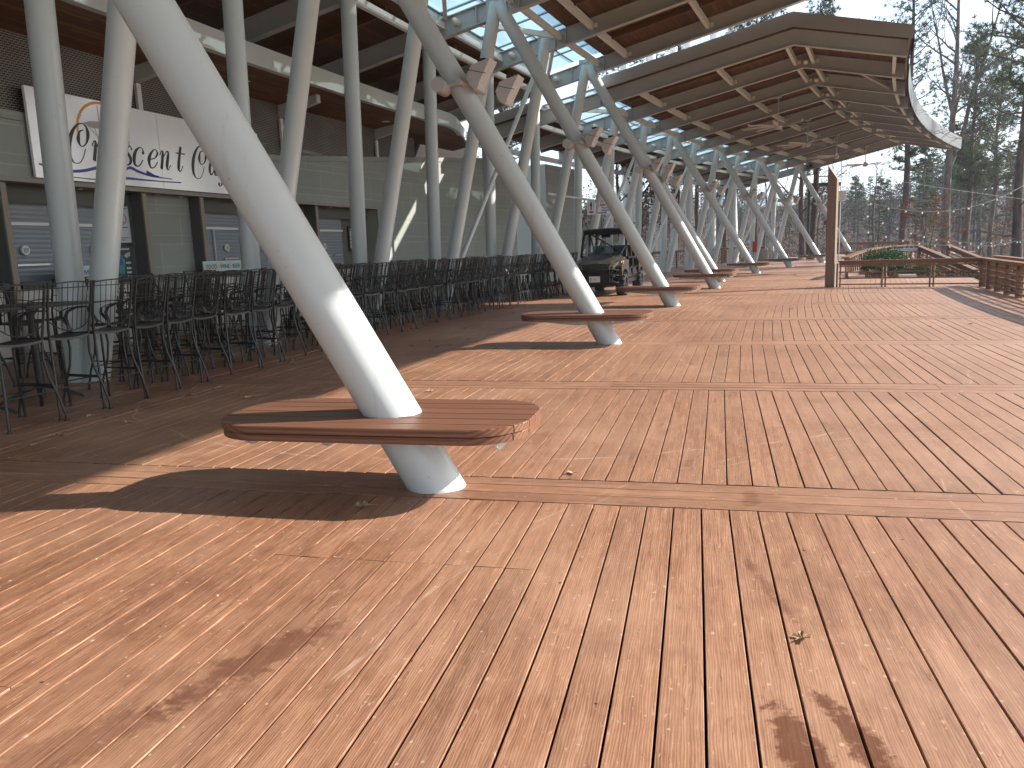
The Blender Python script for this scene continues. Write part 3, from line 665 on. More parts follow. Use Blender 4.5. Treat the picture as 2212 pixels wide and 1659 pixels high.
# ------------------------------------------------------------------ cafe building
caf = thing('cafe_building', 'long grey-green concession building behind the bar chairs, shuttered counters and a wood soffit', 'building', P(3, 10, 0))
def arc_wall(mb, s0, s1, a, zlo, zhi, n=None, m=0, thick=0.0):
    n = n or max(1, int((s1 - s0) * 5)); f = zhi if callable(zhi) else (lambda s: zhi); g = zlo if callable(zlo) else (lambda s: zlo)
    A = a if callable(a) else (lambda s: a)
    for i in range(n):
        x0 = s0 + (s1 - s0) * i / n; x1 = s0 + (s1 - s0) * (i + 1) / n; u0, u1 = x0 * 3.82, x1 * 3.82
        mb.add([P(x0, A(x0), g(x0)), P(x1, A(x1), g(x1)), P(x1, A(x1), f(x1)), P(x0, A(x0), f(x0))], [(0, 1, 2, 3)], m, False, [[(u0, g(x0)), (u1, g(x1)), (u1, f(x1)), (u0, f(x0))]])
        if thick:
            mb.add([P(x0, A(x0), f(x0)), P(x1, A(x1), f(x1)), P(x1, A(x1) + thick, f(x1)), P(x0, A(x0) + thick, f(x0))], [(0, 1, 2, 3)], m, False, [[(u0, 0), (u1, 0), (u1, thick), (u0, thick)]])
            mb.add([P(x0, A(x0) + thick, g(x0)), P(x1, A(x1) + thick, g(x1)), P(x1, A(x1) + thick, f(x1)), P(x0, A(x0) + thick, f(x0))], [(3, 2, 1, 0)], m)
def wtop(s): return 3.87 if s < 3.3 else 3.87 + (s - 3.3) * 0.33
W1 = MB(); arc_wall(W1, -3.5, 4.6, 9.0, 2.86, wtop, None, 0, 0.2)          # band above the counters
arc_wall(W1, 4.56, 7.25, 9.0, 0.0, lambda s: wtop(s), None, 0, 0.25)
for s in (4.56, 7.25): W1.prism([P(s, 9.0, 0), P(s, 9.25 if s > 5 else 9.7, 0), P(s, 9.25 if s > 5 else 9.7, wtop(s)), P(s, 9.0, wtop(s))], tan(s) * 0.02)
arc_wall(W1, 8.0, 9.0, 8.9, 0.0, 5.15, None, 0, 0.3)
W1.prism([P(9.0, 8.9, 0), P(9.0, 12.2, 0), P(9.0, 12.2, 5.15), P(9.0, 8.9, 5.15)], tan(9) * 0.03); W1.prism([P(8.0, 8.9, 0), P(8.0, 12.2, 0), P(8.0, 12.2, 5.15), P(8.0, 8.9, 5.15)], tan(8) * 0.03)
part(W1, 'wall', M_wall, caf)
cp = MB()                               # coping line along the top of the wall
for i in range(54):
    s0 = -3.5 + i * 0.2; s1 = s0 + 0.2
    if s1 <= 7.3:
        cp.bar(P(s0, 8.985, wtop(s0) - 0.13), P(s1, 8.985, wtop(s1) - 0.13), 0.03, 0.022)
part(cp, 'trim', M_ledge, caf)
lg = MB()
for i in range(41):
    s0 = -3.5 + i * 0.2; s1 = min(s0 + 0.2, 4.58); lg.bar(P(s0, 9.16, 2.82), P(s1, 9.16, 2.82), 0.42, 0.075)
part(lg, 'ledge', M_ledge, caf)
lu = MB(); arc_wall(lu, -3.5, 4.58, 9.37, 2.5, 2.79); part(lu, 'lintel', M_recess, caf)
# recess: shutters, blank panel, poster panels, fins
bays = [(-3.4, -2.2), (-1.9, -0.9), (-0.6, 0.45), (0.62, 1.44), (1.5, 2.12), (2.69, 3.72), (3.82, 4.24)]
for s0, s1 in ((-2.2, -1.9), (-0.9, -0.6), (0.45, 0.62), (1.44, 1.5), (4.24, 4.57)):
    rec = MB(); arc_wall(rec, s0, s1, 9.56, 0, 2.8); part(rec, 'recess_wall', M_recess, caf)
rec = MB(); rec.add([P(2.12, 9.56, 0), P(2.27, 9.22, 0), P(2.27, 9.22, 2.8), P(2.12, 9.56, 2.8)], [(0, 1, 2, 3)])
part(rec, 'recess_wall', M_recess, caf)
bl = MB(); arc_wall(bl, 2.25, 2.66, 9.30, 0, 2.8); part(bl, 'blank_panel', M_wall, caf)
for s in (0.5, 1.47, 2.235, 2.65, 3.76):
    mb = MB(); mb.box(P(s, 9.33, 1.39), rad(s) * 0.30, tan(s) * 0.045, UP * 1.39); f = part(mb, 'pilaster', M_recess, caf)
    mb = MB(); mb.box(P(s, 9.015, 1.38), rad(s) * 0.018, tan(s) * 0.05, UP * 1.38); part(mb, 'edge_strip', M_fin, f)
for s0, s1 in bays:
    sh = MB(); n = 6; z = 1.22; k = 0
    while z < 2.74:
        for i in range(n):
            x0 = s0 + (s1 - s0) * i / n; x1 = s0 + (s1 - s0) * (i + 1) / n
            prof = [(9.498, 0.0), (9.493, 0.035), (9.496, 0.070), (9.515, 0.071), (9.515, 0.078)]
            for (a0, d0), (a1, d1) in zip(prof[:-1], prof[1:]):
                sh.add([P(x0, a0, z + d0), P(x1, a0, z + d0), P(x1, a1, z + d1), P(x0, a1, z + d1)], [(0, 1, 2, 3)])
        z += 0.078
    arc_wall(sh, s0, s1, 9.53, 1.2, 2.8); so_ = part(sh, 'shutter', M_shut, caf)
    dv = {1.5: 0.5, 2.69: 0.17, 3.82: 0.12}.get(s0, 0.4); sd_ = s0 + (s1 - s0) * dv
    mb = MB(); mb.bar(P(s0, 9.465, 2.17), P(s1, 9.465, 2.17), 0.03, 0.05); mb.bar(P(sd_, 9.465, 1.24), P(sd_, 9.465, 2.15), 0.03, 0.035); part(mb, 'rail', M_white, so_)
    for fr, ln in {1.5: ((0.14, 0.26), (0.78, 0.2)), 2.69: ((0.02, 0.06), (0.24, 0.12), (0.8, 0.15))}.get(s0, ((0.40, 0.2), (0.70, 0.2))):
        sa = s0 + (s1 - s0) * fr; sb = s0 + (s1 - s0) * (fr + ln)
        mb = MB(); mb.bar(P(sa, 9.46, 1.50), P(sb, 9.46, 1.50), 0.03, 0.03); part(mb, 'handle', M_alu, so_)
    for fr in {1.5: (0.22, 0.82), 2.69: (0.27, 0.66), 3.82: (0.42,)}.get(s0, (0.25, 0.7)):
        sv = s0 + (s1 - s0) * fr; mb = MB(); c = P(sv, 9.47, 1.74); ra = -rad(sv)
        mb.tube([c, c + ra * 0.03], [0.088, 0.075], 20)
        for dz in (-0.03, -0.01, 0.01, 0.03): mb.box(c + ra * 0.034 + UP * dz, tan(sv) * 0.045, ra * 0.003, UP * 0.004, 1)
        part(mb, 'vent', [M_white, M_dark], so_)
    mb = MB()
    for i in range(6):
        x0 = s0 + (s1 - s0) * i / 6; x1 = s0 + (s1 - s0) * (i + 1) / 6; mb.bar(P(x0, 9.27, 1.175), P(x1, 9.27, 1.175), 0.5, 0.10)
    part(mb, 'counter', M_counter, caf)
    mb = MB(); arc_wall(mb, s0, s1, 9.16, 0.0, 1.12); part(mb, 'counter_front', M_block, caf)
for s in (1.9, 2.38, 2.55, 3.0, 3.4, 4.0):
    mb = MB(); c = P(s, 9.2, 2.775); mb.tube([c, c - UP * 0.012], 0.06, 14); part(mb, 'downlight', M_alu, caf)
# woven mesh above, mullions, brackets, soffit and fascia of the low roof
ms = MB(); arc_wall(ms, -3.5, 5.25, 9.10, lambda s: wtop(s) - 0.05, 5.12); part(ms, 'mesh_screen', M_mesh, caf)
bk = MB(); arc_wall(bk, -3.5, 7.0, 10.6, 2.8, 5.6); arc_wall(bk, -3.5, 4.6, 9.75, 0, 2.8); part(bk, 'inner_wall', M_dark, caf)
for k in range(-3, 4):
    s = 2.29 + 1.17 * k
    if s > 5: continue
    mb = MB(); mb.box(P(s, 9.05, (wtop(s) + 4.78) / 2), rad(s) * 0.03, tan(s) * 0.055, UP * (4.78 - wtop(s)) / 2); part(mb, 'mullion', M_white, caf)
    mb = MB(); mb.prism([P(s, 9.3, 4.78), P(s, 8.0, 5.06), P(s, 8.0, 5.24), P(s, 9.3, 5.08)], tan(s) * 0.16); part(mb, 'bracket', M_steel, caf)
sf = MB(); fa = MB()
def send(s): return 7.5 if s < 5.2 else 7.5 + (s - 5.2) * 1.4
for i in range(50):
    s0 = -3.5 + i * 0.2; s1 = s0 + 0.2
    a0, a1 = send(s0), send(s1); sl_ = lambda a: 5.10 + (9.1 - a) * 0.135
    if s1 <= 6.3:
        u0, u1 = s0 * 3.7, s1 * 3.7
        sf.add([P(s0, a0, sl_(a0)), P(s1, a1, sl_(a1)), P(s1, 9.4, 5.06), P(s0, 9.4, 5.06)], [(0, 1, 2, 3)], 0, False, [[(u0, a0), (u1, a1), (u1, 9.4), (u0, 9.4)]])
        fa.add([P(s0, a0, 5.27), P(s1, a1, 5.27), P(s1, a1, 5.66), P(s0, a0, 5.66)], [(0, 1, 2, 3)]); fa.add([P(s0, a0, 5.66), P(s1, a1, 5.66), P(s1, 13, 5.7), P(s0, 13, 5.7)], [(3, 2, 1, 0)])
        fa.add([P(s0, a0 - 0.05, 5.24), P(s1, a1 - 0.05, 5.24), P(s1, a1 - 0.05, 5.30), P(s0, a0 - 0.05, 5.30)], [(0, 1, 2, 3)]); fa.add([P(s0, a0 - 0.05, 5.30), P(s1, a1 - 0.05, 5.30), P(s1, a1, 5.30), P(s0, a0, 5.30)], [(0, 1, 2, 3)])
        fa.add([P(s0, a0 - 0.05, 5.24), P(s1, a1 - 0.05, 5.24), P(s1, a1 + 0.1, 5.24), P(s0, a0 + 0.1, 5.24)], [(3, 2, 1, 0)])
part(sf, 'soffit', M_soff, caf); part(fa, 'roof_fascia', M_steel, caf)
for s in (1.3, 2.0, 2.9, 3.35, 4.05, 4.5, 5.2):
    mb = MB(); a = 8.4; z = 5.10 + (9.1 - a) * 0.135 - 0.008; mb.box(P(s, a, z), rad(s) * 0.10, tan(s) * 0.10, UP * 0.006); part(mb, 'soffit_light', M_white, caf)

# ------------------------------------------------------------------ cafe sign
S0, SA, SK = 1.61, 8.90, 0.0291 * (RR + 8.9)
def SG(u, v, o=0.0): return P(S0 + u / SK, SA - o, 2.87 + v)
sg = thing('cafe_sign', 'long white cafe sign with black script lettering, gold ring and blue waves', 'sign', P(2.3, 8.9, 2.87))
mb = MB(); SW = 5.9; SH = 1.40
for pa, pb in ((0.0, 2.815), (2.825, SW)):
    for i in range(8):
        u0 = pa + (pb - pa) * i / 8; u1 = pa + (pb - pa) * (i + 1) / 8
        mb.add([SG(u0, 0), SG(u1, 0), SG(u1, SH), SG(u0, SH), SG(u0, 0, -0.05), SG(u1, 0, -0.05), SG(u1, SH, -0.05), SG(u0, SH, -0.05)], [(0, 1, 2, 3), (3, 2, 6, 7), (1, 0, 4, 5)] + ([(0, 3, 7, 4)] if i == 0 else []) + ([(1, 5, 6, 2)] if i == 7 else []))
part(mb, 'panel', M_sign, sg)
def crom(pts, n=8):
    out = []; p = [pts[0]] + list(pts) + [pts[-1]]
    for i in range(1, len(p) - 2):
        for k in range(n):
            t = k / n; a, b, c, d = p[i - 1], p[i], p[i + 1], p[i + 2]
            out.append(tuple(0.5 * (2 * b[j] + (c[j] - a[j]) * t + (2 * a[j] - 5 * b[j] + 4 * c[j] - d[j]) * t * t + (3 * b[j] - a[j] - 3 * c[j] + d[j]) * t ** 3) for j in range(len(b))))
    return out + [tuple(pts[-1])]
def stroke(mb, pts, o=0.004, n=8, scale=1.0):
    """pts: (u, v, width)"""
    q = crom(pts, n); L = []
    for i, (u, v, w_) in enumerate(q):
        a = q[max(0, i - 1)]; b = q[min(len(q) - 1, i + 1)]; dx, dy = b[0] - a[0], b[1] - a[1]; l_ = math.hypot(dx, dy) or 1
        nx, ny = -dy / l_, dx / l_; L.append(((u + nx * w_ / 2, v + ny * w_ / 2), (u - nx * w_ / 2, v - ny * w_ / 2)))
    vs = []
    for a, b in L: vs += [SG(*a, o), SG(*b, o)]
    mb.add(vs, [(2 * i, 2 * i + 1, 2 * i + 3, 2 * i + 2) for i in range(len(L) - 1)])
def disc(mb, u, v, r, o=0.004, n=14): mb.add([SG(u + r * math.cos(2 * math.pi * k / n), v + r * math.sin(2 * math.pi * k / n), o) for k in range(n)], [tuple(range(n))])
ink = MB(); f, t = 0.072, 0.018
def bigC(du, dv):
    stroke(ink, [(u + du, v + dv, w_) for u, v, w_ in ((1.05, .86, t), (.97, .82, .03), (.925, .70, f), (.94, .61, .035), (1.0, .585, t), (1.09, .66, .035), (1.14, .80, f), (1.12, .92, .04), (1.03, .965, t), (.90, .90, .04), (.78, .74, .075), (.715, .55, .085), (.715, .38, .06), (.79, .295, t), (.90, .31, .016), (.99, .42, .018), (1.05, .55, .02))])
bigC(0.0, 0.0); bigC(2.98, -0.03)
def loc(u0, pts, k=0.345, b=0.365): return [(u0 + (x + 0.2 * y) * k, b + y * k, w_ * 1.28) for x, y, w_ in pts]
lc = [(.78, .78, .03), (.70, .95, .016), (.50, 1.0, t), (.24, .78, .045), (.14, .42, .062), (.20, .10, .045), (.40, .0, t), (.60, .10, t), (.76, .36, .016)]
le = [(.22, .45, t), (.55, .55, t), (.74, .80, .035), (.62, .99, .016), (.45, .98, t), (.22, .70, .045), (.14, .38, .06), (.24, .07, .035), (.42, 0, t), (.62, .12, t), (.78, .36, .016)]
ln1 = [(.02, .75, t), (.14, .97, .016), (.24, .93, .035), (.24, .6, .05), (.20, 0, .055)]; ln2 = [(.24, .55, t), (.50, .97, .016), (.66, .95, .035), (.64, .6, .055), (.60, .2, .055), (.70, .0, .016), (.88, .28, t)]
lt = [(.40, 1.38, .05), (.34, .9, .05), (.30, .25, .055), (.36, .02, .03), (.50, .04, t), (.64, .32, t)]
lr = [(.02, .75, t), (.14, .97, .016), (.24, .93, .035), (.24, .6, .05), (.20, 0, .055)]; lr2 = [(.24, .6, t), (.46, .95, .016), (.62, .92, .03)]
ls = [(.66, .80, .03), (.52, .99, .016), (.36, .90, .035), (.34, .68, .045), (.58, .38, .055), (.58, .12, .04), (.38, .0, .016), (.18, .14, .03)]
la = [(.62, .95, .016), (.44, 1.0, t), (.20, .72, .045), (.14, .30, .055), (.26, .02, .03), (.46, .18, t), (.66, .90, .016)]; la2 = [(.68, 1.0, .045), (.62, .4, .05), (.62, .08, .04), (.76, .02, t), (.90, .3, t)]
lf = [(.86, 1.50, .03), (.74, 1.66, .016), (.56, 1.5, .04), (.42, .8, .055), (.30, -.1, .055), (.16, -.5, .03), (-.02, -.62, .016), (-.14, -.5, .03)]
for u0, L in ((1.14, lr), (1.14, lr2), (1.50, le), (1.82, ls), (2.06, lc), (2.43, le), (2.74, ln1), (2.74, ln2), (3.16, lt), (4.12, la), (4.12, la2), (4.50, lf), (4.86, le)): stroke(ink, loc(u0, L))
for u0 in (2.06,): disc(ink, u0 + (.80 + .155) * .33, .37 + .76 * .33, .03)
stroke(ink, loc(3.16, [(.02, 1.0, .016), (.42, 1.0, .02), (.78, 1.0, .016)])); stroke(ink, loc(4.50, [(.14, .95, .016), (.74, .95, .016)])); stroke(ink, loc(4.86, [(.5, 1.2, .02), (.8, 1.5, .05)]))
disc(ink, 4.44, .20, .03)
part(ink, 'lettering', M_ink, sg)
wv = MB()
stroke(wv, [(.08, .215, .03), (.35, .165, .04), (.70, .15, .045), (1.0, .19, .05), (1.35, .28, .05), (1.6, .30, .03), (1.8, .23, .02), (2.0, .32, .05), (2.2, .27, .05), (2.5, .215, .035), (2.8, .20, .02), (3.06, .195, .016)], 0.005)
stroke(wv, [(2.40, .275, .075), (2.50, .25, .055), (2.60, .225, .035), (2.72, .215, .02)], 0.005)
stroke(wv, [(.72, .055, .015), (1.2, .055, .02), (1.8, .12, .045), (2.3, .125, .03), (2.8, .13, .02), (3.3, .145, .024)], 0.006)
part(wv, 'wave_mark', M_navy, sg)
rg = MB(); n = 60; v1 = []
for k in range(n):
    q_ = 2 * math.pi * k / n
    if 3.35 < q_ < 5.9: continue
    v1.append(q_)
for q0, q1 in zip(v1[:-1], v1[1:]):
    if q1 - q0 > 0.2: continue
    rg.add([SG(1.495 + r * math.cos(q), 0.85 + r * 0.92 * math.sin(q), 0.003) for q, r in ((q0, .535), (q1, .535), (q1, .585), (q0, .585))], [(0, 1, 2, 3)])
part(rg, 'gold_ring', M_gold, sg)
em = MB()
em.add([SG(u, v, 0.0025) for u, v in ((1.06, .98), (1.22, 1.03), (1.55, 1.06), (1.9, 1.0), (1.98, .96), (1.7, .95), (1.5, .93), (1.25, .92))], [tuple(range(8))])
for u0, v0, u1, v1_ in ((1.15, .96, 1.35, .78), (1.3, .94, 1.4, .60), (1.5, .93, 1.48, .62), (1.7, .94, 1.62, .62), (1.9, .97, 1.72, .64), (1.2, .62, 1.95, .60), (1.42, 1.32, 1.42, 1.05), (.95, 1.02, 1.03, 1.06), (.97, 1.08, 1.06, 1.10)): stroke(em, [(u0, v0, .018), (u1, v1_, .018)], 0.003, 2)
part(em, 'emblem_drawing', M_pic, sg)

# ------------------------------------------------------------------ text helper (default font turned into mesh)
def text_part(txt, size, org, xdir, ydir, parent, material, name='lettering', bold=0.0, width=None):
    cu = bpy.data.curves.new('t', 'FONT'); cu.body = txt; cu.size = size; cu.offset = bold; cu.resolution_u = 2
    o = bpy.data.objects.new('t', cu); COL.objects.link(o)
    dg = bpy.context.evaluated_depsgraph_get(); me0 = bpy.data.meshes.new_from_object(o.evaluated_get(dg))
    bpy.data.objects.remove(o); xd = Vector(xdir).normalized(); yd = Vector(ydir).normalized()
    wd = max((v.co.x for v in me0.vertices), default=1); k = (width / wd) if width else 1
    mb = MB(); mb.add([Vector(org) + xd * v.co.x * k + yd * v.co.y for v in me0.vertices], [tuple(p.vertices) for p in me0.polygons])
    bpy.data.meshes.remove(me0); return part(mb, name, material, parent)
# menu boards on the counters
M_board = mat('board_pastel', (0.5, 0.6, 0.6), 0.4); q = NT(M_board); pos = q.geo()
q.l(q.ramp(q.noise(pos, 3.2, 2), [(0.36, (0.42, 0.62, 0.72)), (0.5, (0.62, 0.60, 0.38)), (0.64, (0.45, 0.66, 0.70))]), q.b.inputs['Base Color'])
M_text = mat('board_blue', (0.05, 0.07, 0.22), 0.5)
for s0, lab in ((1.66, 'pastel board reading FOOD WINE BEER on the counter, mostly hidden by the column'), (2.60, 'pastel board reading FOOD WINE BEER on the counter right of the blank panel')):
    L = 1.25; s1 = s0 + L / 3.81; A = P(s0, 8.98, 1.235); B = P(s1, 8.98, 1.235); x = (B - A).normalized(); n_ = UP.cross(x) * -1
    if n_.dot(rad(s0)) > 0: n_ = -n_
    t = thing('menu_board', lab, 'sign', A, 0, 'menu boards on the counters')
    mb = MB(); mb.box((A + B) / 2 + UP * 0.10, x * L / 2, n_ * 0.012, UP * 0.10); part(mb, 'panel', M_board, t)
    mb = MB(); mb.box((A + B) / 2 + UP * 0.208, x * L / 2, n_ * 0.016, UP * 0.008); mb.box((A + B) / 2 + UP * 0.005, x * L / 2, n_ * 0.016, UP * 0.006); part(mb, 'frame', M_white, t)
    text_part('FOOD · WINE · BEER', 0.125, A + n_ * 0.016 + x * 0.08 + UP * 0.058, x, UP, t, M_text, bold=0.002, width=L - 0.16)
# framed posters
M_paper = mat('poster_paper', (0.62, 0.62, 0.62), 0.3); M_pdark = mat('poster_dark', (0.02, 0.022, 0.03), 0.3)
M_art = mat('poster_art', (0.05, 0.2, 0.2), 0.3); q = NT(M_art); vo = q.n('ShaderNodeTexVoronoi'); vo.inputs['Scale'].default_value = 14; q.l(q.geo(), vo.inputs['Vector'])
q.l(q.ramp(vo.outputs['Color'], [(0.25, (0.02, 0.09, 0.30)), (0.5, (0.04, 0.28, 0.20)), (0.75, (0.03, 0.18, 0.35))]), q.b.inputs['Base Color'])
pa, pb = P(2.12, 9.56, 0), P(2.27, 9.22, 0); px_ = (pb - pa).normalized(); pn = px_.cross(UP).normalized()
if pn.dot(rad(2.2)) > 0: pn = -pn
def poster(lab, c, x, n_, wd, hg, kind):
    t = thing('framed_poster', lab, 'poster', c, 0)
    mb = MB()
    for dx, dz, hx, hz in ((0, hg / 2, wd / 2 + .03, .03), (0, -hg / 2, wd / 2 + .03, .03), (wd / 2, 0, .03, hg / 2), (-wd / 2, 0, .03, hg / 2)): mb.box(c + x * dx + UP * dz + n_ * 0.02, x * hx, n_ * 0.02, UP * (hz if abs(dz) > 0 else hz - 0.03))
    part(mb, 'frame', M_black, t)
    mb = MB(); mb.box(c + n_ * 0.012, x * wd / 2, n_ * 0.006, UP * hg / 2); pp = part(mb, 'print', M_paper if kind != 'art' else M_pdark, t)
    o = c + n_ * 0.0195
    if kind == 'mask':
        mb = MB()
        for k in range(24):
            q0, q1 = 2 * math.pi * k / 24, 2 * math.pi * (k + 1) / 24
            mb.add([o + x * r * math.cos(a) + UP * (0.10 + r * math.sin(a)) for a, r in ((q0, .105), (q1, .105), (q1, .12), (q0, .12))], [(0, 1, 2, 3)])
        part(mb, 'red_ring', M_red, pp)
        mb = MB(); mb.add([o + n_ * .001 + x * u + UP * (0.10 + v) for u, v in ((-.03, .085), (.035, .08), (.06, .03), (.05, -.04), (.07, -.075), (0.0, -.07), (-.05, -.02))], [tuple(range(7))]); part(mb, 'figure', M_rust, pp)
        mb = MB()
        for z, l_ in ((.33, .28), (.29, .28), (-.06, .26), (-.25, .24), (-.29, .12)): mb.box(o + UP * z, x * l_ / 2, n_ * .0005, UP * .007)
        part(mb, 'text_lines', M_ink, pp)
    elif kind == 'art':
        mb = MB(); mb.add([o + x * u + UP * v for u, v in ((-wd / 2 + .01, -.25), (.02, -.25), (.06, .05), (-.02, .22), (-.12, .12), (-wd / 2 + .01, .2))], [tuple(range(6))]); part(mb, 'artwork', M_art, pp)
        mb = MB()
        for z, l_ in ((.33, .26), (.28, .26)): mb.box(o + UP * z + x * .03, x * l_ / 2, n_ * .0005, UP * .012)
        for k, z in enumerate((.18, .16, .02, -.08, -.16, -.24)): mb.box(o + n_ * .001 + x * 0.12 + UP * z, x * .05 + UP * (.03 if k < 2 else 0), n_ * .0005, UP * .018 - x * (.02 if k < 2 else 0))
        part(mb, 'text_lines', M_paper, pp)
    else:
        mb = MB()
        for z in (.3, .24, .05, -.05, -.15, -.28): mb.box(o + UP * z, x * wd * .35, n_ * .0005, UP * .012)
        part(mb, 'text_lines', M_ink, pp)
poster('white framed notice with a red circle, upper of two posters on the recess wall', pa + px_ * 0.25 + UP * 2.20, px_, pn, 0.40, 0.74, 'mask')
poster('dark framed concert poster with blue-green artwork below the white notice', pa + px_ * 0.20 + UP * 1.46, px_, pn, 0.38, 0.70, 'art')
s = 4.40; xx = tan(s); poster('framed notice with grey text at the far end of the counters', P(s, 9.55, 1.95), xx, -rad(s), 0.40, 0.66, 'txt')

# ------------------------------------------------------------------ bar chairs
def make_chair():
    root = thing('bar_chair', '', 'chair'); n5 = 6
    back_y = lambda z: -0.225 - 0.11 * max(0, (z - 0.80) / 0.48) ** 1.1
    mb = MB()
    vs = []; N = 6
    for i in range(N + 1):
        for j in range(N + 1):
            x = -0.225 + 0.45 * j / N; y = -0.23 + 0.46 * i / N; x *= (0.92 + 0.10 * i / N); vs.append((x, y, 0.775 - 0.018 * (1 - (2 * j / N - 1) ** 2) - (0.015 if i == N else 0)))
    o = len(vs); vs += [(x, y, z - 0.022) for x, y, z in vs]; fs = []
    for i in range(N):
        for j in range(N):
            a = i * (N + 1) + j; fs.append((a, a + 1, a + N + 2, a + N + 1)); fs.append((o + a, o + a + N + 1, o + a + N + 2, o + a + 1))
    for i in range(N):
        a, b = i, i + 1; fs.append((o + a, o + b, b, a)); a = N * (N + 1) + i; fs.append((a, a + 1, o + a + 1, o + a))
        a = i * (N + 1); fs.append((a, a + N + 1, o + a + N + 1, o + a)); a = i * (N + 1) + N; fs.append((o + a, o + a + N + 1, a + N + 1, a))
    mb.add(vs, fs); part(mb, 'seat', M_seat, root)
    for sx in (-1, 1):           # rear leg runs on into the back post
        mb = MB(); mb.tube([(sx * 0.275, -0.315, 0.0), (sx * 0.272, -0.312, 0.06), (sx * 0.252, -0.285, 0.22), (sx * 0.215, -0.235, 0.42), (sx * 0.198, -0.212, 0.60), (sx * 0.205, -0.218, 0.76), (sx * 0.215, back_y(0.86), 0.86), (sx * 0.224, back_y(1.02), 1.02), (sx * 0.226, back_y(1.18), 1.18), (sx * 0.222, back_y(1.29), 1.29)], 0.0125, n5)
        mb.tube([(sx * 0.275, -0.315, 0.0), (sx * 0.275, -0.315, 0.012)], 0.022, 8); part(mb, 'leg', M_black, root)
        mb = MB(); mb.tube([(sx * 0.275, 0.275, 0.0), (sx * 0.272, 0.272, 0.06), (sx * 0.248, 0.245, 0.22), (sx * 0.205, 0.200, 0.42), (sx * 0.19, 0.180, 0.60), (sx * 0.20, 0.19, 0.76)], 0.0125, n5)
        mb.tube([(sx * 0.275, 0.275, 0.0), (sx * 0.275, 0.275, 0.012)], 0.022, 8); part(mb, 'leg', M_black, root)
        mb = MB(); pts = [(sx * 0.222, back_y(1.03), 1.03), (sx * 0.262, -0.14, 1.035), (sx * 0.278, 0.02, 1.02), (sx * 0.275, 0.13, 0.985), (sx * 0.262, 0.155, 0.93), (sx * 0.24, 0.10, 0.85), (sx * 0.225, 0.085, 0.79), (sx * 0.222, 0.11, 0.765)]
        for p, q_ in zip(pts[:-1], pts[1:]): mb.bar(p, q_, 0.034, 0.008, (0.25 * sx, 0.5, 0.9) if abs(p[2] - q_[2]) < 0.04 else (0, 1, 0.2))
        part(mb, 'armrest', M_black, root)
    mb = MB()
    top = [(x, back_y(1.27) - 0.012 - 0.03 * (1 - (x / 0.222) ** 2), 1.272 + 0.016 * (1 - (x / 0.222) ** 2)) for x in [-0.222 + 0.444 * i / 8 for i in range(9)]]
    bot = lambda x: 0.825 + 0.10 * (abs(x) / 0.215) ** 2.2
    mb.tube(top, 0.008, 6)
    mb.tube([(x, back_y(bot(x)) - 0.012 - 0.028 * (1 - (x / 0.215) ** 2), bot(x)) for x in [-0.215 + 0.43 * i / 10 for i in range(11)]], 0.0062, 5)
    for z in (1.235, 1.075): mb.tube([(x, back_y(z) - 0.01 - 0.03 * (1 - (x / 0.222) ** 2), z) for x in [-0.222 + 0.444 * i / 6 for i in range(7)]], 0.0048, 4)
    for i in range(7):
        x = -0.165 + 0.33 * i / 6; zz = [1.275, 1.15, 1.0, bot(x * 0.9)]
        mb.tube([(x * (1 - 0.1 * k / 3), back_y(z) - 0.012 - 0.03 * (1 - (x / 0.22) ** 2), z) for k, z in enumerate(zz)], 0.0046, 4)
    part(mb, 'backrest', M_black, root)
    mb = MB()
    for (A, B, z) in (((-.243, -.272), (.243, -.272), 0.29), ((-.238, .235), (.238, .235), 0.26), ((-.24, -.265), (-.235, .23), 0.33), ((.24, -.265), (.235, .23), 0.33)): mb.tube([(A[0], A[1], z), (B[0], B[1], z)], 0.0085, 6)
    part(mb, 'footrest', M_black, root)
    return root
M_seat = paint('black_seat_mesh', (0.026, 0.0255, 0.0255), 0.5, False); q = NT(M_seat)
ch0 = make_chair(); first = [True]
def place_chair(s, a, rz, label):
    c = ch0 if first[0] else copy_tree(ch0); first[0] = False
    c.location = P(s, a, 0.0); c.rotation_euler = (0, 0, th(s) - math.pi / 2 + rz); tag(c, label, 'chair', 'black wrought iron bar chairs')
near_lab = ['leftmost bar chair of the front row, cut by the picture edge', 'second front-row bar chair from the left', 'third front-row bar chair from the left, beside the foot of the first upright columns', 'fourth front-row bar chair from the left', 'fifth front-row bar chair from the left', 'sixth front-row bar chair from the left', 'seventh front-row bar chair from the left', 'eighth front-row bar chair from the left']
s = 0.36; i = 0
while s < 5.75:
    if not (1.62 < s < 1.70):
        lab = near_lab[i] if i < 8 else 'black bar chair in the front row, its back to the open deck'
        place_chair(s, 4.62 + rnd.uniform(-0.05, 0.05), -0.08 + rnd.uniform(-0.12, 0.12), lab); i += 1
    s += 0.145 + rnd.uniform(-0.012, 0.016)
s = 0.92
while s < 5.8:
    place_chair(s, 5.28 + rnd.uniform(-0.08, 0.08), rnd.uniform(-0.25, 0.2), 'black bar chair in the second row, behind the front row'); s += 0.148 + rnd.uniform(-0.02, 0.02)
s = 1.0
while s < 5.8:
    if min(abs(s - k) for k in range(0, 8)) > 0.13: place_chair(s, 5.98 + rnd.uniform(-0.06, 0.06), rnd.uniform(-0.3, 0.3), 'black bar chair in the third row, between the upright columns')
    s += 0.16 + rnd.uniform(-0.02, 0.03)
s = 0.5
while s < 5.9:
    if min(abs(s - k) for k in range(0, 8)) > 0.11 or True: place_chair(s, 7.0 + rnd.uniform(-0.1, 0.1), rnd.choice((math.pi, math.pi, 0)) + rnd.uniform(-0.3, 0.3), 'black bar chair in the back row, nearest the counters'); 
    s += 0.15 + rnd.uniform(-0.02, 0.03)
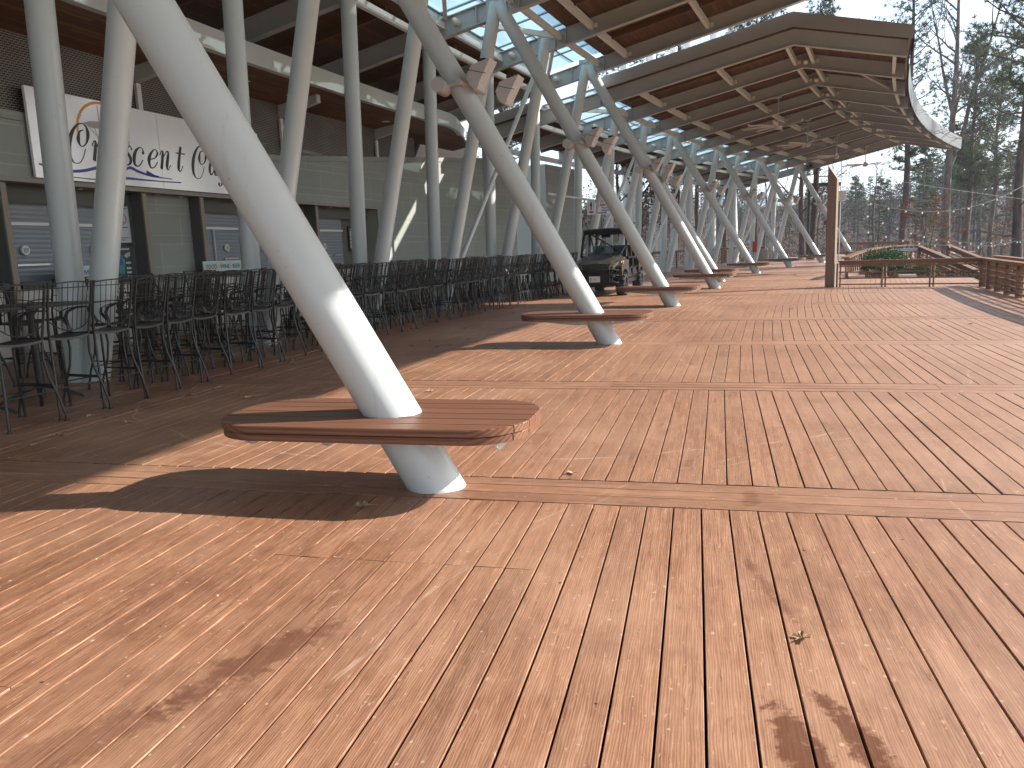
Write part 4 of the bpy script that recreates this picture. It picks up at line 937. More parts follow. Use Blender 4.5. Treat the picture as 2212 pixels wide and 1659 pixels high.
def make_table():
    root = thing('bar_table', '', 'table'); mb = MB(); mb.cbox(-0.40, 0.40, -0.40, 0.40, 1.02, 1.055); part(mb, 'tabletop', M_seat, root)
    mb = MB(); mb.tube([(0, 0, 0.05), (0, 0, 1.02)], 0.04, 10); part(mb, 'pedestal', M_black, root)
    for k in range(4):
        q_ = math.pi / 2 * k + 0.785; mb = MB(); c, s_ = math.cos(q_), math.sin(q_); mb.tube([(0.03 * c, 0.03 * s_, 0.16), (0.2 * c, 0.2 * s_, 0.10), (0.36 * c, 0.36 * s_, 0.03), (0.40 * c, 0.40 * s_, 0.0)], 0.016, 6); part(mb, 'leg', M_black, root)
    return root
tb0 = make_table()
for k, (s, a, lab) in enumerate(((0.42, 5.42, 'dark square bar table at the left end, behind the first chairs'), (0.66, 5.45, 'dark square bar table left of the first upright columns'), (2.0, 6.02 - 0.0, ''), )):
    if not lab: continue
    t = tb0 if k == 0 else copy_tree(tb0); t.location = P(s, a, 0); t.rotation_euler = (0, 0, th(s)); tag(t, lab, 'table', 'bar tables behind the front row of chairs')
# ------------------------------------------------------------------ parked utility vehicle (camouflage side by side)
M_camo = mat('camouflage', (0.1, 0.09, 0.06), 0.35); q = NT(M_camo); ob = q.coord('Object')
n1 = q.noise(ob, 7.0, 5, 0.7, 1.5, (1.6, 0.7, 1)); n2 = q.noise(ob, 11.0, 4, 0.7, 2.0, (1.6, 0.6, 0.8)); n3 = q.noise(ob, 14.0, 3, 0.7, 0.8, (2.2, 0.35, 1.5))
c = q.mix(q.ramp(n1, [(0.44, (0, 0, 0)), (0.5, (1, 1, 1))]), (0.012, 0.012, 0.008), (0.050, 0.042, 0.027)); c = q.mix(q.ramp(n2, [(0.53, (0, 0, 0)), (0.57, (1, 1, 1))]), c, (0.022, 0.026, 0.012)); c = q.mix(q.ramp(n3, [(0.60, (0, 0, 0)), (0.64, (1, 1, 1))]), c, (0.20, 0.17, 0.125))
q.l(c, q.b.inputs['Base Color'])
M_pl = mat('black_plastic', (0.011, 0.011, 0.0115), 0.5, 0, 0.3); M_tire = mat('tyre_rubber', (0.02, 0.02, 0.02), 0.85); M_rim = mat('dark_rim', (0.06, 0.06, 0.06), 0.4, 0.6)
M_amber = mat('amber_lens', (0.75, 0.30, 0.02), 0.2); M_lens = mat('headlight_lens', (0.10, 0.10, 0.105), 0.08); M_plate = mat('number_plate', (0.66, 0.66, 0.64), 0.4)
M_silver = mat('silver_trim', (0.42, 0.42, 0.42), 0.3, 0.3)
vloc = Vector((2.83, 22.95, 0)); fwd = Vector((-0.33, -0.944, 0)).normalized(); vang = math.atan2(fwd.y, fwd.x)
V = thing('utility_vehicle', 'camouflage four-seat utility vehicle with black roof parked past the bar chairs', 'vehicle', (0, 0, 0), 0)
# local: +x forward, +y to its left (photo right); front axle at x = 0
def loft(mb, secs, m=0, smooth=False):
    n = len(secs[0]); vs = sum(secs, []); fs = []
    for i in range(len(secs) - 1):
        for k in range(n): fs.append((i * n + k, i * n + (k + 1) % n, (i + 1) * n + (k + 1) % n, (i + 1) * n + k))
    fs += [tuple(range(n))[::-1], tuple(range((len(secs) - 1) * n, len(secs) * n))]
    mb.add(vs, fs, m, smooth)
def sec(x, w0, w1, z0, z1, crown=0.03):      # y-z section, wider at the bottom
    return [(x, -w0, z0), (x, w0, z0), (x, w1, z1 - 0.06), (x, w1 * 0.8, z1), (x, 0, z1 + crown), (x, -w1 * 0.8, z1), (x, -w1, z1 - 0.06)]
mb = MB(); loft(mb, [sec(0.62, 0.50, 0.50, 0.80, 0.93), sec(0.50, 0.58, 0.57, 0.76, 1.01), sec(0.30, 0.64, 0.62, 0.78, 1.06), sec(0.0, 0.68, 0.65, 0.80, 1.11), sec(-0.42, 0.70, 0.66, 0.85, 1.17), sec(-0.50, 0.70, 0.64, 0.85, 1.18)]); hood = part(mb, 'hood', M_camo, V)
mb = MB()
for sy in (-1, 1):
    mb.prism([(0.55, sy * 0.30, 0.90), (0.10, sy * 0.36, 1.10), (0.05, sy * 0.42, 1.115), (0.52, sy * 0.40, 0.93)], (0, 0, 0.022))
part(mb, 'hood_ridge', M_camo, hood)
mb = MB()
for sy in (-1, 1): # front fenders
    pts = [(0.50, 0.62), (0.52, 0.86), (0.30, 1.0), (-0.15, 1.05), (-0.55, 1.02), (-0.62, 0.55), (-0.45, 0.50), (-0.40, 0.66), (-0.22, 0.76), (0.18, 0.76), (0.36, 0.66), (0.40, 0.60)]
    mb.prism([(x, sy * 0.60, z) for x, z in pts], (0, sy * 0.14, 0))
part(mb, 'fender', M_camo, V)
mb = MB(); loft(mb, [sec(0.66, 0.46, 0.48, 0.62, 0.80, 0.0), sec(0.40, 0.52, 0.52, 0.60, 0.84, 0.0)]); gr = part(mb, 'grille', M_pl, V)
mb = MB()
for z in (0.66, 0.70, 0.74): mb.cbox(0.655, 0.68, -0.40, 0.40, z, z + 0.012)
part(mb, 'bar', M_rim, gr)
for sy in (-1, 1):
    mb = MB(); mb.prism([(0.62, sy * 0.42, 0.80), (0.44, sy * 0.66, 0.86), (0.36, sy * 0.69, 0.95), (0.58, sy * 0.44, 0.91)], (-0.06, 0, 0.0)); hl = part(mb, 'headlight', M_lens, V)
    mb = MB(); mb.prism([(0.60, sy * 0.36, 0.70), (0.62, sy * 0.42, 0.90), (0.60, sy * 0.46, 0.90), (0.58, sy * 0.44, 0.70)], (0.02, 0, 0)); part(mb, 'trim', M_silver, hl)
    mb = MB(); mb.prism([(0.42, sy * 0.70, 0.90), (0.30, sy * 0.745, 0.93), (0.24, sy * 0.745, 1.02), (0.36, sy * 0.70, 0.99)], (-0.02, 0, 0.0)); part(mb, 'amber_light', M_amber, V)
mb = MB()
mb.cbox(0.66, 0.74, -0.50, 0.50, 0.36, 0.60); mb.prism([(0.70, -0.62, 0.40), (0.70, 0.62, 0.40), (0.66, 0.50, 0.30), (0.66, -0.50, 0.30)], (-0.1, 0, 0))
for z in (0.42, 0.62, 0.77): mb.tube([(0.60, -0.66, z - 0.02), (0.76, -0.5, z), (0.78, 0, z), (0.76, 0.5, z), (0.60, 0.66, z - 0.02)], 0.024, 8)
for y in (-0.42, 0.42): mb.tube([(0.77, y, 0.40), (0.77, y, 0.78)], 0.022, 8)
bp = part(mb, 'bumper', M_pl, V)
mb = MB(); mb.cbox(0.80, 0.806, -0.16, 0.16, 0.43, 0.60); pl = part(mb, 'number_plate', M_plate, bp)
mb = MB()
for dy, dz, r in ((-0.10, -0.02, 0.022), (-0.105, 0.02, 0.015)):
    for k in range(10):
        a0, a1 = 2 * math.pi * k / 10, 2 * math.pi * (k + 1) / 10; mb.add([(0.808, dy + rr * math.cos(a), 0.515 + dz + rr * math.sin(a)) for a, rr in ((a0, r), (a1, r), (a1, r + .007), (a0, r + .007))], [(0, 1, 2, 3)])
mb.cbox(0.807, 0.808, -0.105, -0.099, 0.46, 0.57); mb.cbox(0.807, 0.808, -0.05, 0.05, 0.52, 0.53); mb.cbox(0.807, 0.808, -0.05, 0.12, 0.49, 0.495); mb.cbox(0.807, 0.808, 0.08, 0.12, 0.575, 0.585)
part(mb, 'music_note_print', M_ink, pl)
def wheel(x, y):
    mb = MB(); R0 = 0.325; sg = 1 if y > 0 else -1
    prof = [(0.20, -0.13), (0.27, -0.14), (0.31, -0.115), (R0, -0.07), (R0, 0.07), (0.31, 0.115), (0.27, 0.14), (0.20, 0.13)]; n = 28; vs = []; fs = []
    for k in range(n):
        a = 2 * math.pi * k / n
        for r, o in prof: vs.append((x + r * math.cos(a), y + o, R0 + r * math.sin(a)))
    m_ = len(prof)
    for k in range(n):
        for j in range(m_): fs.append((k * m_ + j, k * m_ + (j + 1) % m_, ((k + 1) % n) * m_ + (j + 1) % m_, ((k + 1) % n) * m_ + j))
    mb.add(vs, fs, 0, True)
    for k in range(24):          # tread blocks
        a = 2 * math.pi * (k + 0.25) / 24; rdir = Vector((math.cos(a), 0, math.sin(a))); td = Vector((-math.sin(a), 0, math.cos(a)))
        off = 0.055 if k % 2 else -0.055; mb.box(Vector((x, y + off, R0)) + rdir * (R0 + 0.006), td * 0.028, (0, 0.052, 0), rdir * 0.014); mb.box(Vector((x, y + (0.115 if k % 2 else -0.115), R0)) + rdir * (R0 - 0.012), td * 0.022, (0, 0.022, 0), rdir * 0.02)
    t = part(mb, 'wheel', M_tire, V)
    mb = MB(); mb.tube([(x, y - sg * 0.06, R0), (x, y + sg * 0.09, R0), (x, y + sg * 0.075, R0)], [0.20, 0.195, 0.12], 22)
    for k in range(8):
        a = 2 * math.pi * k / 8; mb.bar((x + 0.05 * math.cos(a), y + sg * 0.10, R0 + 0.05 * math.sin(a)), (x + 0.185 * math.cos(a), y + sg * 0.095, R0 + 0.185 * math.sin(a)), 0.03, 0.012, (0, 1, 0))
    mb.tube([(x, y + sg * 0.09, R0), (x, y + sg * 0.12, R0)], 0.05, 12); part(mb, 'rim', M_rim, t)
for x in (0.0, -2.75):
    for y in (-0.64, 0.64): wheel(x, y)
mb = MB(); mb.cbox(-2.4, 0.5, -0.5, 0.5, 0.28, 0.44); mb.cbox(-2.3, -0.5, -0.68, 0.68, 0.34, 0.46); mb.bar((0.0, -0.6, 0.32), (0.0, 0.6, 0.32), 0.07, 0.07); mb.bar((0.15, 0.15, 0.34), (0.05, 0.56, 0.34), 0.05, 0.05); mb.bar((0.15, -0.15, 0.34), (0.05, -0.56, 0.34), 0.05, 0.05); mb.bar((-2.75, -0.6, 0.32), (-2.75, 0.6, 0.32), 0.07, 0.07)
for y in (-0.5, 0.5): mb.tube([(0.1, y, 0.36), (0.02, y * 0.9, 0.74)], 0.035, 8)
part(mb, 'chassis', M_pl, V)
mb = MB(); loft(mb, [sec(-2.35, 0.68, 0.70, 0.62, 1.05, 0), sec(-3.45, 0.66, 0.70, 0.62, 1.05, 0)])
for sy in (-1, 1): mb.prism([(x, sy * 0.60, z) for x, z in ((-2.30, 0.50), (-2.34, 0.98), (-3.40, 1.0), (-3.42, 0.6), (-3.16, 0.62), (-3.02, 0.74), (-2.5, 0.74), (-2.36, 0.6))], (0, sy * 0.14, 0))
part(mb, 'cargo_bed', M_camo, V)
for x in (-0.95, -1.95):
    mb = MB(); mb.cbox(x - 0.25, x + 0.25, -0.62, 0.62, 0.60, 0.76); mb.prism([(x - 0.20, -0.62, 0.74), (x - 0.32, -0.62, 1.28), (x - 0.42, -0.62, 1.28), (x - 0.34, -0.62, 0.74)], (0, 1.24, 0))
    for y in (-0.4, 0.0, 0.4): mb.cbox(x - 0.42, x - 0.32, y - 0.12, y + 0.12, 1.28, 1.46)
    part(mb, 'seat', M_pl, V)
mb = MB(); mb.cbox(-0.62, -0.44, -0.66, 0.66, 0.86, 1.17); part(mb, 'dashboard', M_pl, V)
mb = MB(); c = Vector((-0.80, 0.34, 1.17)); ax = Vector((-0.85, 0, 0.53)).normalized(); u_ = Vector((0, 1, 0)); w_ = ax.cross(u_)
mb.tube([c + 0.18 * (math.cos(2 * math.pi * k / 20) * u_ + math.sin(2 * math.pi * k / 20) * w_) for k in range(21)], 0.016, 8)
for k in (0, 7, 13): mb.tube([c, c + 0.18 * (math.cos(2 * math.pi * k / 20) * u_ + math.sin(2 * math.pi * k / 20) * w_)], 0.014, 6)
mb.tube([c, c - ax * 0.35], 0.025, 8); part(mb, 'steering_wheel', M_pl, V)
mb = MB()
for sy in (-1, 1):
    y = sy * 0.68
    mb.tube([(-0.46, y, 1.12), (-0.62, y * 0.98, 1.55), (-0.80, y * 0.93, 1.88), (-1.4, y * 0.93, 1.92), (-2.35, y * 0.93, 1.90), (-2.45, y * 0.95, 1.6), (-2.42, y, 0.9)], 0.040, 10)
    mb.tube([(-1.38, y, 0.6), (-1.40, y * 0.95, 1.3), (-1.42, y * 0.93, 1.90)], 0.040, 10)
    mb.tube([(-1.42, y * 0.93, 1.86), (-2.42, y, 1.15)], 0.022, 8)
for x, z in ((-0.80, 1.88), (-1.42, 1.90), (-2.35, 1.89)): mb.tube([(x, -0.63, z), (x, 0.63, z)], 0.026, 8)
mb.tube([(-1.44, -0.62, 1.84), (-1.46, 0.62, 1.10)], 0.022, 8)
part(mb, 'roll_cage', M_pl, V)
mb = MB(); loft(mb, [[(x, -w0, z), (x, -w0 + 0.06, z + 0.055), (x, 0, z + 0.08), (x, w0 - 0.06, z + 0.055), (x, w0, z), (x, w0 - 0.02, z - 0.075), (x, -w0 + 0.02, z - 0.075)] for x, w0, z in ((-0.70, 0.66, 1.88), (-0.80, 0.70, 1.91), (-1.5, 0.70, 1.93), (-2.35, 0.69, 1.91), (-2.5, 0.66, 1.88))]); part(mb, 'roof_panel', M_pl, V)
mb = MB(); mb.prism([(-0.50, -0.60, 1.15), (-0.50, 0.60, 1.15), (-0.80, 0.57, 1.84), (-0.80, -0.57, 1.84)], (-0.006, 0, 0)); part(mb, 'windshield', M_shield, V)
mb = MB(); mb.cbox(-0.90, -0.84, -0.14, 0.14, 1.70, 1.80); part(mb, 'mirror', M_pl, V)
for k, (xa, xb) in enumerate(((-1.35, -0.66), (-2.35, -1.42))):
    for sy in (-1, 1):
        mb = MB(); y = sy * 0.71
        for p, q_ in (((xa, y, 0.48), (xa + 0.05, y, 1.12)), ((xb, y, 0.50), (xb - 0.04, y, 1.10)), ((xa + 0.04, y, 1.10), (xb - 0.04, y, 1.08)), ((xa, y, 0.50), (xb, y, 0.52)), ((xa + .03, y, 0.80), (xb - .02, y, 0.72))): mb.tube([p, q_], 0.02, 6)
        mb.prism([(xa + 0.08, y, 0.55), (xb - 0.05, y, 0.55), (xb - 0.05, y, 0.72), (xb - 0.30, y, 0.80), (xa + 0.25, y, 0.62)], (0, 0.012 * sy, 0)); part(mb, 'door', M_pl, V)
mb = MB(); mb.tube([(-0.44, 0.50, 1.14), (-0.52, 0.66, 1.42)], 0.008, 6); part(mb, 'whip_aerial', M_silver, V)
V.location = vloc + fwd * 0.0 + Vector((0, 0, 0)); V.rotation_euler = (0, 0, vang)
V.location = Vector((3.36, 22.85, 0)) - (Matrix.Rotation(vang, 3, 'Z') @ Vector((0, 0.64, 0)))

# ------------------------------------------------------------------ railings
def rail_run(root, pts, picket_gap=0.95, fins=False, rods=5, ht=1.07, dbl=True):
    """pts: ground points of the run"""
    cap = MB(); sub = MB(); rod = MB(); L = 0
    for A, B in zip(pts[:-1], pts[1:]):
        A = Vector(A); B = Vector(B); d = (B - A); x = d.normalized()
        cap.bar(A + UP * (ht - 0.02), B + UP * (ht - 0.02) + x * 0.02, 0.20, 0.038, UP, 0, rnd.random()); sub.bar(A + UP * (ht - 0.085), B + UP * (ht - 0.085), 0.04, 0.09, UP, 0, rnd.random())
        for k in range(rods):
            z = 0.08 + (ht - 0.24) * k / (rods - 1) if rods > 1 else 0.5
            rod.bar(A + UP * z, B + UP * z, 0.034, 0.034, UP, 0, rnd.random())
    part(cap, 'top_rail', M_rail, root); part(sub, 'sub_rail', M_rail, root); part(rod, 'rails', M_rail, root)
    tot = 0
    for A, B in zip(pts[:-1], pts[1:]):
        A = Vector(A); B = Vector(B); d = B - A; x = d.normalized(); y = UP.cross(x); l_ = d.length
        n = max(1, round(l_ / picket_gap))
        for k in range(n + 1):
            c = A + d * (k / n)
            if k == n and (B - Vector(pts[-1])).length > 0.01: continue
            mb = MB()
            if fins: mb.bar(c + UP * -0.05, c + UP * (ht - 0.05), 0.24, 0.038, x, 0, rnd.random()) if False else mb.box(c + UP * (ht / 2 - 0.05), x * 0.019, y * 0.065, UP * (ht / 2 - 0.03), 0, rnd.random())
            elif dbl:
                for o in (-0.045, 0.045): mb.box(c + x * o + UP * (ht / 2 - 0.05), x * 0.019, y * 0.045, UP * (ht / 2 - 0.03), 0, rnd.random())
            else: mb.box(c + UP * (ht / 2 - 0.05), x * 0.045, y * 0.045, UP * (ht / 2 - 0.03), 0, rnd.random())
            part(mb, 'post', M_rail, root)
t = thing('railing', 'brown wooden railing with thin rails running from the tall pointed post to the corner', 'railing', (9.6, 22.5, 0))
rail_run(t, [(9.62, 22.52, 0), (12.54, 20.42, 0)], 1.15, ht=0.76, rods=4)
t = thing('railing', 'brown wooden railing with flat board posts along the lake edge of the deck', 'railing', P(4.5, -7.1, 0))
rail_run(t, [P(5.57 - 0.33 * k, -7.13, 0) for k in range(0, 12)], 1.12, fins=True, ht=0.76)
t = thing('railing', 'second wooden railing just outside the corner, lower stair side', 'railing', (13.3, 21.0, 0))
rail_run(t, [(13.3, 21.2, -0.02), (12.5, 18.6, -0.06), (11.8, 16.6, -0.1)], 1.0, ht=0.8)
t = thing('railing', 'wooden railing on the outer edge of the deck behind the upright columns', 'railing', P(11, 8, 0))
rail_run(t, [P(8.95 + 0.5 * k, 8.0, 0) for k in range(0, 14)], 1.3, rods=7, dbl=False)
fr0, fr1 = Vector((21.2, 54.0, 0)), Vector((25.6, 48.8, 0))
t = thing('railing', 'far wooden railing beyond the farthest bench', 'railing', fr0)
rail_run(t, [P(15.75, 2.6, 0), (25.4, 49.2, 0)], 1.3, rods=5)
# tall pointed post
t = thing('wooden_post', 'tall weathered timber post with a slanted pointed top at the railing end', 'post', (9.45, 22.7, 0))
mb = MB(); x = Vector((0.82, -0.57, 0)); y = Vector((0.57, 0.82, 0)); hw = 0.125; c = Vector((9.45, 22.7, 0))
bse = [c + x * a + y * b for a, b in ((-hw, -hw), (hw, -hw), (hw, hw), (-hw, hw))]; zt = [3.46, 3.08, 3.08, 3.46]
vs = bse + [p + UP * z for p, z in zip(bse, zt)]; fs = [(0, 1, 5, 4), (1, 2, 6, 5), (2, 3, 7, 6), (3, 0, 4, 7), (4, 5, 6, 7)]
mb.add(vs, fs, 0, False, [[(0, 0), (0, .25), (3.1, .25), (3.4, 0)], [(0, 1), (0, 1.25), (3.1, 1.25), (3.1, 1)], [(0, 2), (0, 2.25), (3.4, 2.25), (3.1, 2)], [(0, 3), (0, 3.25), (3.4, 3.25), (3.4, 3)], [(0, 4), (0, 4.3), (.25, 4.3), (.25, 4)]], 0.6)
part(mb, 'timber', M_post, t)
mb = MB(); mb.box(c - x * 0.16 + UP * 1.86, x * 0.05, y * 0.05, UP * 0.055); part(mb, 'junction_box', M_rust, t)
t = thing('speaker', 'grey loudspeaker box on a thin pole behind the tall pointed post', 'speaker', (9.85, 23.1, 0))
mb = MB(); mb.box((9.80, 22.95, 2.62), (0.10, -0.02, 0), (0.02, 0.10, 0), (0, 0, 0.135)); part(mb, 'cabinet', M_flood, t)
mb = MB(); mb.tube([(9.80, 23.0, 0), (9.80, 23.0, 3.6)], 0.016, 8); mb.tube([(9.80, 23.0, 3.1), (9.62, 22.8, 3.1)], 0.01, 6); part(mb, 'pole', M_alu, t)

# ramp with curved slatted side, planter and stairs
t = thing('ramp_railing', 'curving wooden ramp side of close upright slats behind the railing', 'railing', (12.0, 27.2, 0))
rp = [(11.75, 27.0, 0.72), (12.6, 28.3, 0.80), (14.0, 30.3, 0.90), (15.6, 32.4, 0.96), (17.2, 33.8, 0.98), (18.4, 34.2, 0.96)]
rp = [Vector(p) for p in crom(rp, 6)]
cap = MB()
for a, b in zip(rp[:-1], rp[1:]): cap.bar(a, b + (b - a) * 0.05, 0.26, 0.045, UP, 0, rnd.random())
part(cap, 'top_rail', M_rail, t)
for i in range(0, len(rp) - 1):
    a, b = rp[i], rp[i + 1]; x = (b - a).normalized(); y = UP.cross(x)
    nn = max(1, int((b - a).length / 0.36))
    for k in range(nn):
        p = a + (b - a) * (k / nn); z = p.z; pb_ = Vector((p.x, p.y, 0))
        mb = MB(); mb.prism([pb_ + y * -0.06 - x * .045, pb_ + y * -0.06 + x * .045, Vector((p.x, p.y, z - .03)) + x * .045, Vector((p.x, p.y, z - .03)) - x * .045], y * 0.04); part(mb, 'slat', M_rail, t)
mb = MB()
for a, b in zip(rp[:-1], rp[1:]): mb.bar(Vector((a.x + 0.06, a.y - 0.05, 0.10)), Vector((b.x + 0.06, b.y - 0.05, 0.10)), 0.04, 0.22)
part(mb, 'skirt', M_rail, t)
t = thing('stair_railing', 'wooden stair railing with two aluminium handrails sloping down past the planter', 'railing', (16.3, 30.5, 0))
A = Vector((16.2, 30.6, 0.97)); B = Vector((16.75, 26.9, -0.10))
for o, m_ in ((Vector((0, 0, 0)), M_rail), (Vector((1.3, 0.3, 0.0)), M_rail)):
    mb = MB(); mb.bar(A + o, B + o, 0.2, 0.045); mb.bar(A + o - UP * 0.12, B + o - UP * 0.12, 0.04, 0.12); part(mb, 'top_rail', M_rail, t)
    mb = MB()
    for k in range(6): mb.bar(A + o - UP * (0.26 + 0.13 * k), B + o - UP * (0.26 + 0.13 * k), 0.04, 0.04)
    part(mb, 'rails', M_rail, t)
    for k in range(4):
        p = A + (B - A) * (k / 3) + o; mb = MB(); mb.box(p - UP * 0.55, (0.05, 0, 0), (0, 0.05, 0), UP * 0.53); part(mb, 'post', M_rail, t)
for o in (Vector((0.22, 0, -0.10)), Vector((0.5, 0.1, -0.16))):
    mb = MB(); mb.tube([A + o + Vector((-1.2, 0.3, 0)), A + o, B + o + Vector((0, 0, 0))], 0.028, 8); part(mb, 'handrail', M_alu, t)
for c, lab in (((12.1, 26.9, 0.06), 'pale concrete paver at the near end of the ramp slats'), ((13.45, 26.1, 0.06), 'pale concrete paver at the foot of the planter shrub')):
    mb = MB(); mb.box(c, (0.26, -0.06, 0), (0.05, 0.14, 0), (0, 0, 0.05)); tag(link('paver', mb.mesh('paver', mat('paver', (0.42, 0.38, 0.33), 0.8))), lab, 'paver')
mb = MB(); n_ = 14
bed = [P(SEG2 + 0.06, -3.62, -0.03)] + [Vector((p.x, p.y, -0.03)) for p in rp[::5]] + [P(11.2, -6.5, -0.03), P(10.5, -11.5, -0.03), P(SEG2 + 0.06, -10.5, -0.03)]
cb_ = sum(bed, Vector((0, 0, 0))) / len(bed); cb_.z = 0.02
mb.add([cb_] + bed, [(0, 1 + i, 1 + (i + 1) % len(bed)) for i in range(len(bed))]); struct(mb, 'planting_bed', mat('mulch', (0.035, 0.024, 0.018), 0.95, 0, 0.0))

# ------------------------------------------------------------------ small things on the columns and deck
def arcpos(s, a, z): return P(s, a, z)
t = thing('bin', 'round concrete litter bin with dark rim by the outer railing', 'bin', P(15.1, 6.9, 0))
mb = MB(); c = P(15.1, 6.9, 0); mb.tube([c, c + UP * 0.05, c + UP * 0.82, c + UP * 0.90], [0.40, 0.44, 0.46, 0.44], 24); part(mb, 'body', mat('exposed_aggregate', (0.27, 0.24, 0.20), 0.9), t)
mb = MB(); mb.tube([c + UP * 0.90, c + UP * 0.97, c + UP * 1.02], [0.40, 0.38, 0.2], 20); part(mb, 'lid', M_pl, t)
t = thing('fire_extinguisher_cabinet', 'red fire extinguisher cabinet on an upright column near the bin', 'cabinet', P(14.2, 6.0, 1.0))
mb = MB(); c = P(14.2, 6.02, 1.06); mb.box(c, rad(14.2) * 0.14, tan(14.2) * 0.12, UP * 0.36); part(mb, 'case', M_red, t)
mb = MB(); mb.box(c - tan(14.2) * 0.125, rad(14.2) * 0.07, tan(14.2) * 0.004, UP * 0.20); part(mb, 'window', M_rust, t)
for s, a, z, lab in ((SEG2 + 1, 5.78, 1.9, 'small red-brown alarm box on an upright column behind the vehicle'), (7.85, 8.86, 2.25, 'small red fire alarm on the grey wall beyond the chairs'), (SEG2 + 8, 5.2, 1.7, 'small dark camera box on the last propping column')):
    t = thing('alarm_box', lab, 'alarm box', P(s, a, z)); mb = MB(); mb.box(P(s, a, z), rad(s) * 0.06, tan(s) * 0.05, UP * 0.08); part(mb, 'case', M_rust, t)
    mb = MB(); mb.box(P(s, a - 0.03, z - 0.01) - tan(s) * 0.055, rad(s) * 0.03, tan(s) * 0.004, UP * 0.03); part(mb, 'lens', M_white, t)
for i, s in enumerate((5.05, 6.1, SEG2 + 2, SEG2 + 4, SEG2 + 6, SEG2 + 8)):
    t = thing('downpipe', 'grey downpipe with a ring flange beside an upright column, %s one along the deck' % ORD[i].replace('nearest', 'first'), 'pipe', P(s, 6.6, 0), 0, 'downpipes beside the upright columns')
    zt = 5.6 if s > 6.5 else 6.0
    mb = MB(); mb.tube([P(s + 0.07, 6.42, -0.02), P(s + 0.07, 6.42, zt)], 0.062, 14); part(mb, 'pipe', M_steel, t)
    mb = MB(); c = P(s + 0.07, 6.42, 0.42); mb.tube([c, c + UP * 0.02, c + UP * 0.07, c + UP * 0.09], [0.08, 0.15, 0.15, 0.07], 18); part(mb, 'flange', M_steel, t)
# arrow sign and banner
t = thing('arrow_sign', 'small white hanging sign with a black downward arrow near the wall', 'sign', P(6.6, 8.0, 3.9))
c = P(6.6, 7.9, 3.85); n_ = -tan(6.6); x = rad(6.6) * -1
mb = MB(); mb.box(c, x * 0.20, n_ * 0.01, UP * 0.36); part(mb, 'panel', M_sign, t)
mb = MB(); o = c + n_ * 0.012
mb.box(o + UP * 0.06, x * 0.03, n_ * 0.001, UP * 0.16); mb.add([o + x * -.1 - UP * .08 + n_ * .001, o + x * .1 - UP * .08 + n_ * .001, o - UP * .24 + n_ * .001], [(0, 1, 2)])
part(mb, 'arrow', M_ink, t)
mb = MB(); mb.tube([c + UP * 0.36, c + UP * 1.5], 0.012, 6); part(mb, 'hanger', M_alu, t)
bs = SEG2 - 0.3; t = thing('restroom_banner', 'white banner with a man pictogram, red arrow and red and blue lettering between columns', 'sign', P(7, 6, 2.5))
# crossbar between the upright columns, banner hung from it
A = P(6.25, 6.0, 3.36); B = P(SEG2 + 0.9, 6.0, 3.30)
mb = MB(); mb.tube([A, B], 0.045, 8); part(mb, 'crossbar', M_steel, t)
x = (B - A).normalized(); n_ = UP.cross(x)
if n_.dot(Vector((0, 0, EYE)) - A) < 0: n_ = -n_
xr = x if x.dot(Vector((1, 0, 0))) > 0 else -x
c0 = A + x * ((B - A).length * 0.44) + n_ * 0.06 - UP * 0.10
nf = Vector((-0.25, -0.968, 0)); xr = Vector((0.968, -0.25, 0))     # the sheet is turned to face along the deck
c0 = P(SEG2 - 0.02, 6.0, 3.27) + nf * 0.2 + xr * 0.22
mb = MB(); KB = 0.78; W_, H_ = 1.35 * KB, 0.74 * KB
mb.box(c0 + xr * (W_ / 2) - UP * (H_ / 2), xr * W_ / 2, nf * 0.004, UP * H_ / 2); sh_ = part(mb, 'sheet', M_sign, t)
o = c0 + nf * 0.008
mb = MB(); mc = o + (xr * 0.20 - UP * 0.28) * KB
for k in range(14):
    a0, a1 = 2 * math.pi * k / 14, 2 * math.pi * (k + 1) / 14; mb.add([mc + UP * 0.155 * KB, mc + (UP * 0.155 + xr * 0.032 * math.cos(a0) + UP * 0.032 * math.sin(a0)) * KB, mc + (UP * 0.155 + xr * 0.032 * math.cos(a1) + UP * 0.032 * math.sin(a1)) * KB], [(0, 1, 2)])
mb.box(mc + UP * 0.04 * KB, xr * 0.05 * KB, nf * 0.001, UP * 0.075 * KB); mb.box(mc - UP * 0.10 * KB, xr * 0.032 * KB, nf * 0.001, UP * 0.09 * KB)
for dx in (-0.125, 0.125): mb.box(mc + xr * dx * KB, xr * 0.005, nf * 0.001, UP * 0.20 * KB)
for dz in (-0.205, 0.225): mb.box(mc + UP * dz * KB, xr * 0.11 * KB, nf * 0.001, UP * 0.005)
part(mb, 'pictogram', M_ink, t)
mb = MB(); rc = o + (xr * 0.20 - UP * 0.60) * KB; mb.add([rc - xr * .10, rc - UP * .06, rc + UP * .06], [(0, 1, 2)]); mb.box(rc + xr * 0.05, xr * 0.05, nf * 0.001, UP * 0.03); part(mb, 'arrow', M_red, t)
text_part("Don't", 0.17 * KB, o + (xr * 0.42 - UP * 0.16) * KB, xr, UP, t, M_red, bold=0.006); text_part('whistle', 0.15 * KB, o + (xr * 0.50 - UP * 0.32) * KB, xr, UP, t, M_red, bold=0.006)
for k, tx in enumerate(('We are', 'trying to', 'Cooperate')): text_part(tx, 0.11 * KB, o + (xr * (0.72 if k < 2 else 0.50) - UP * (0.46 + 0.115 * k)) * KB, xr, UP, t, M_navy, bold=0.004)

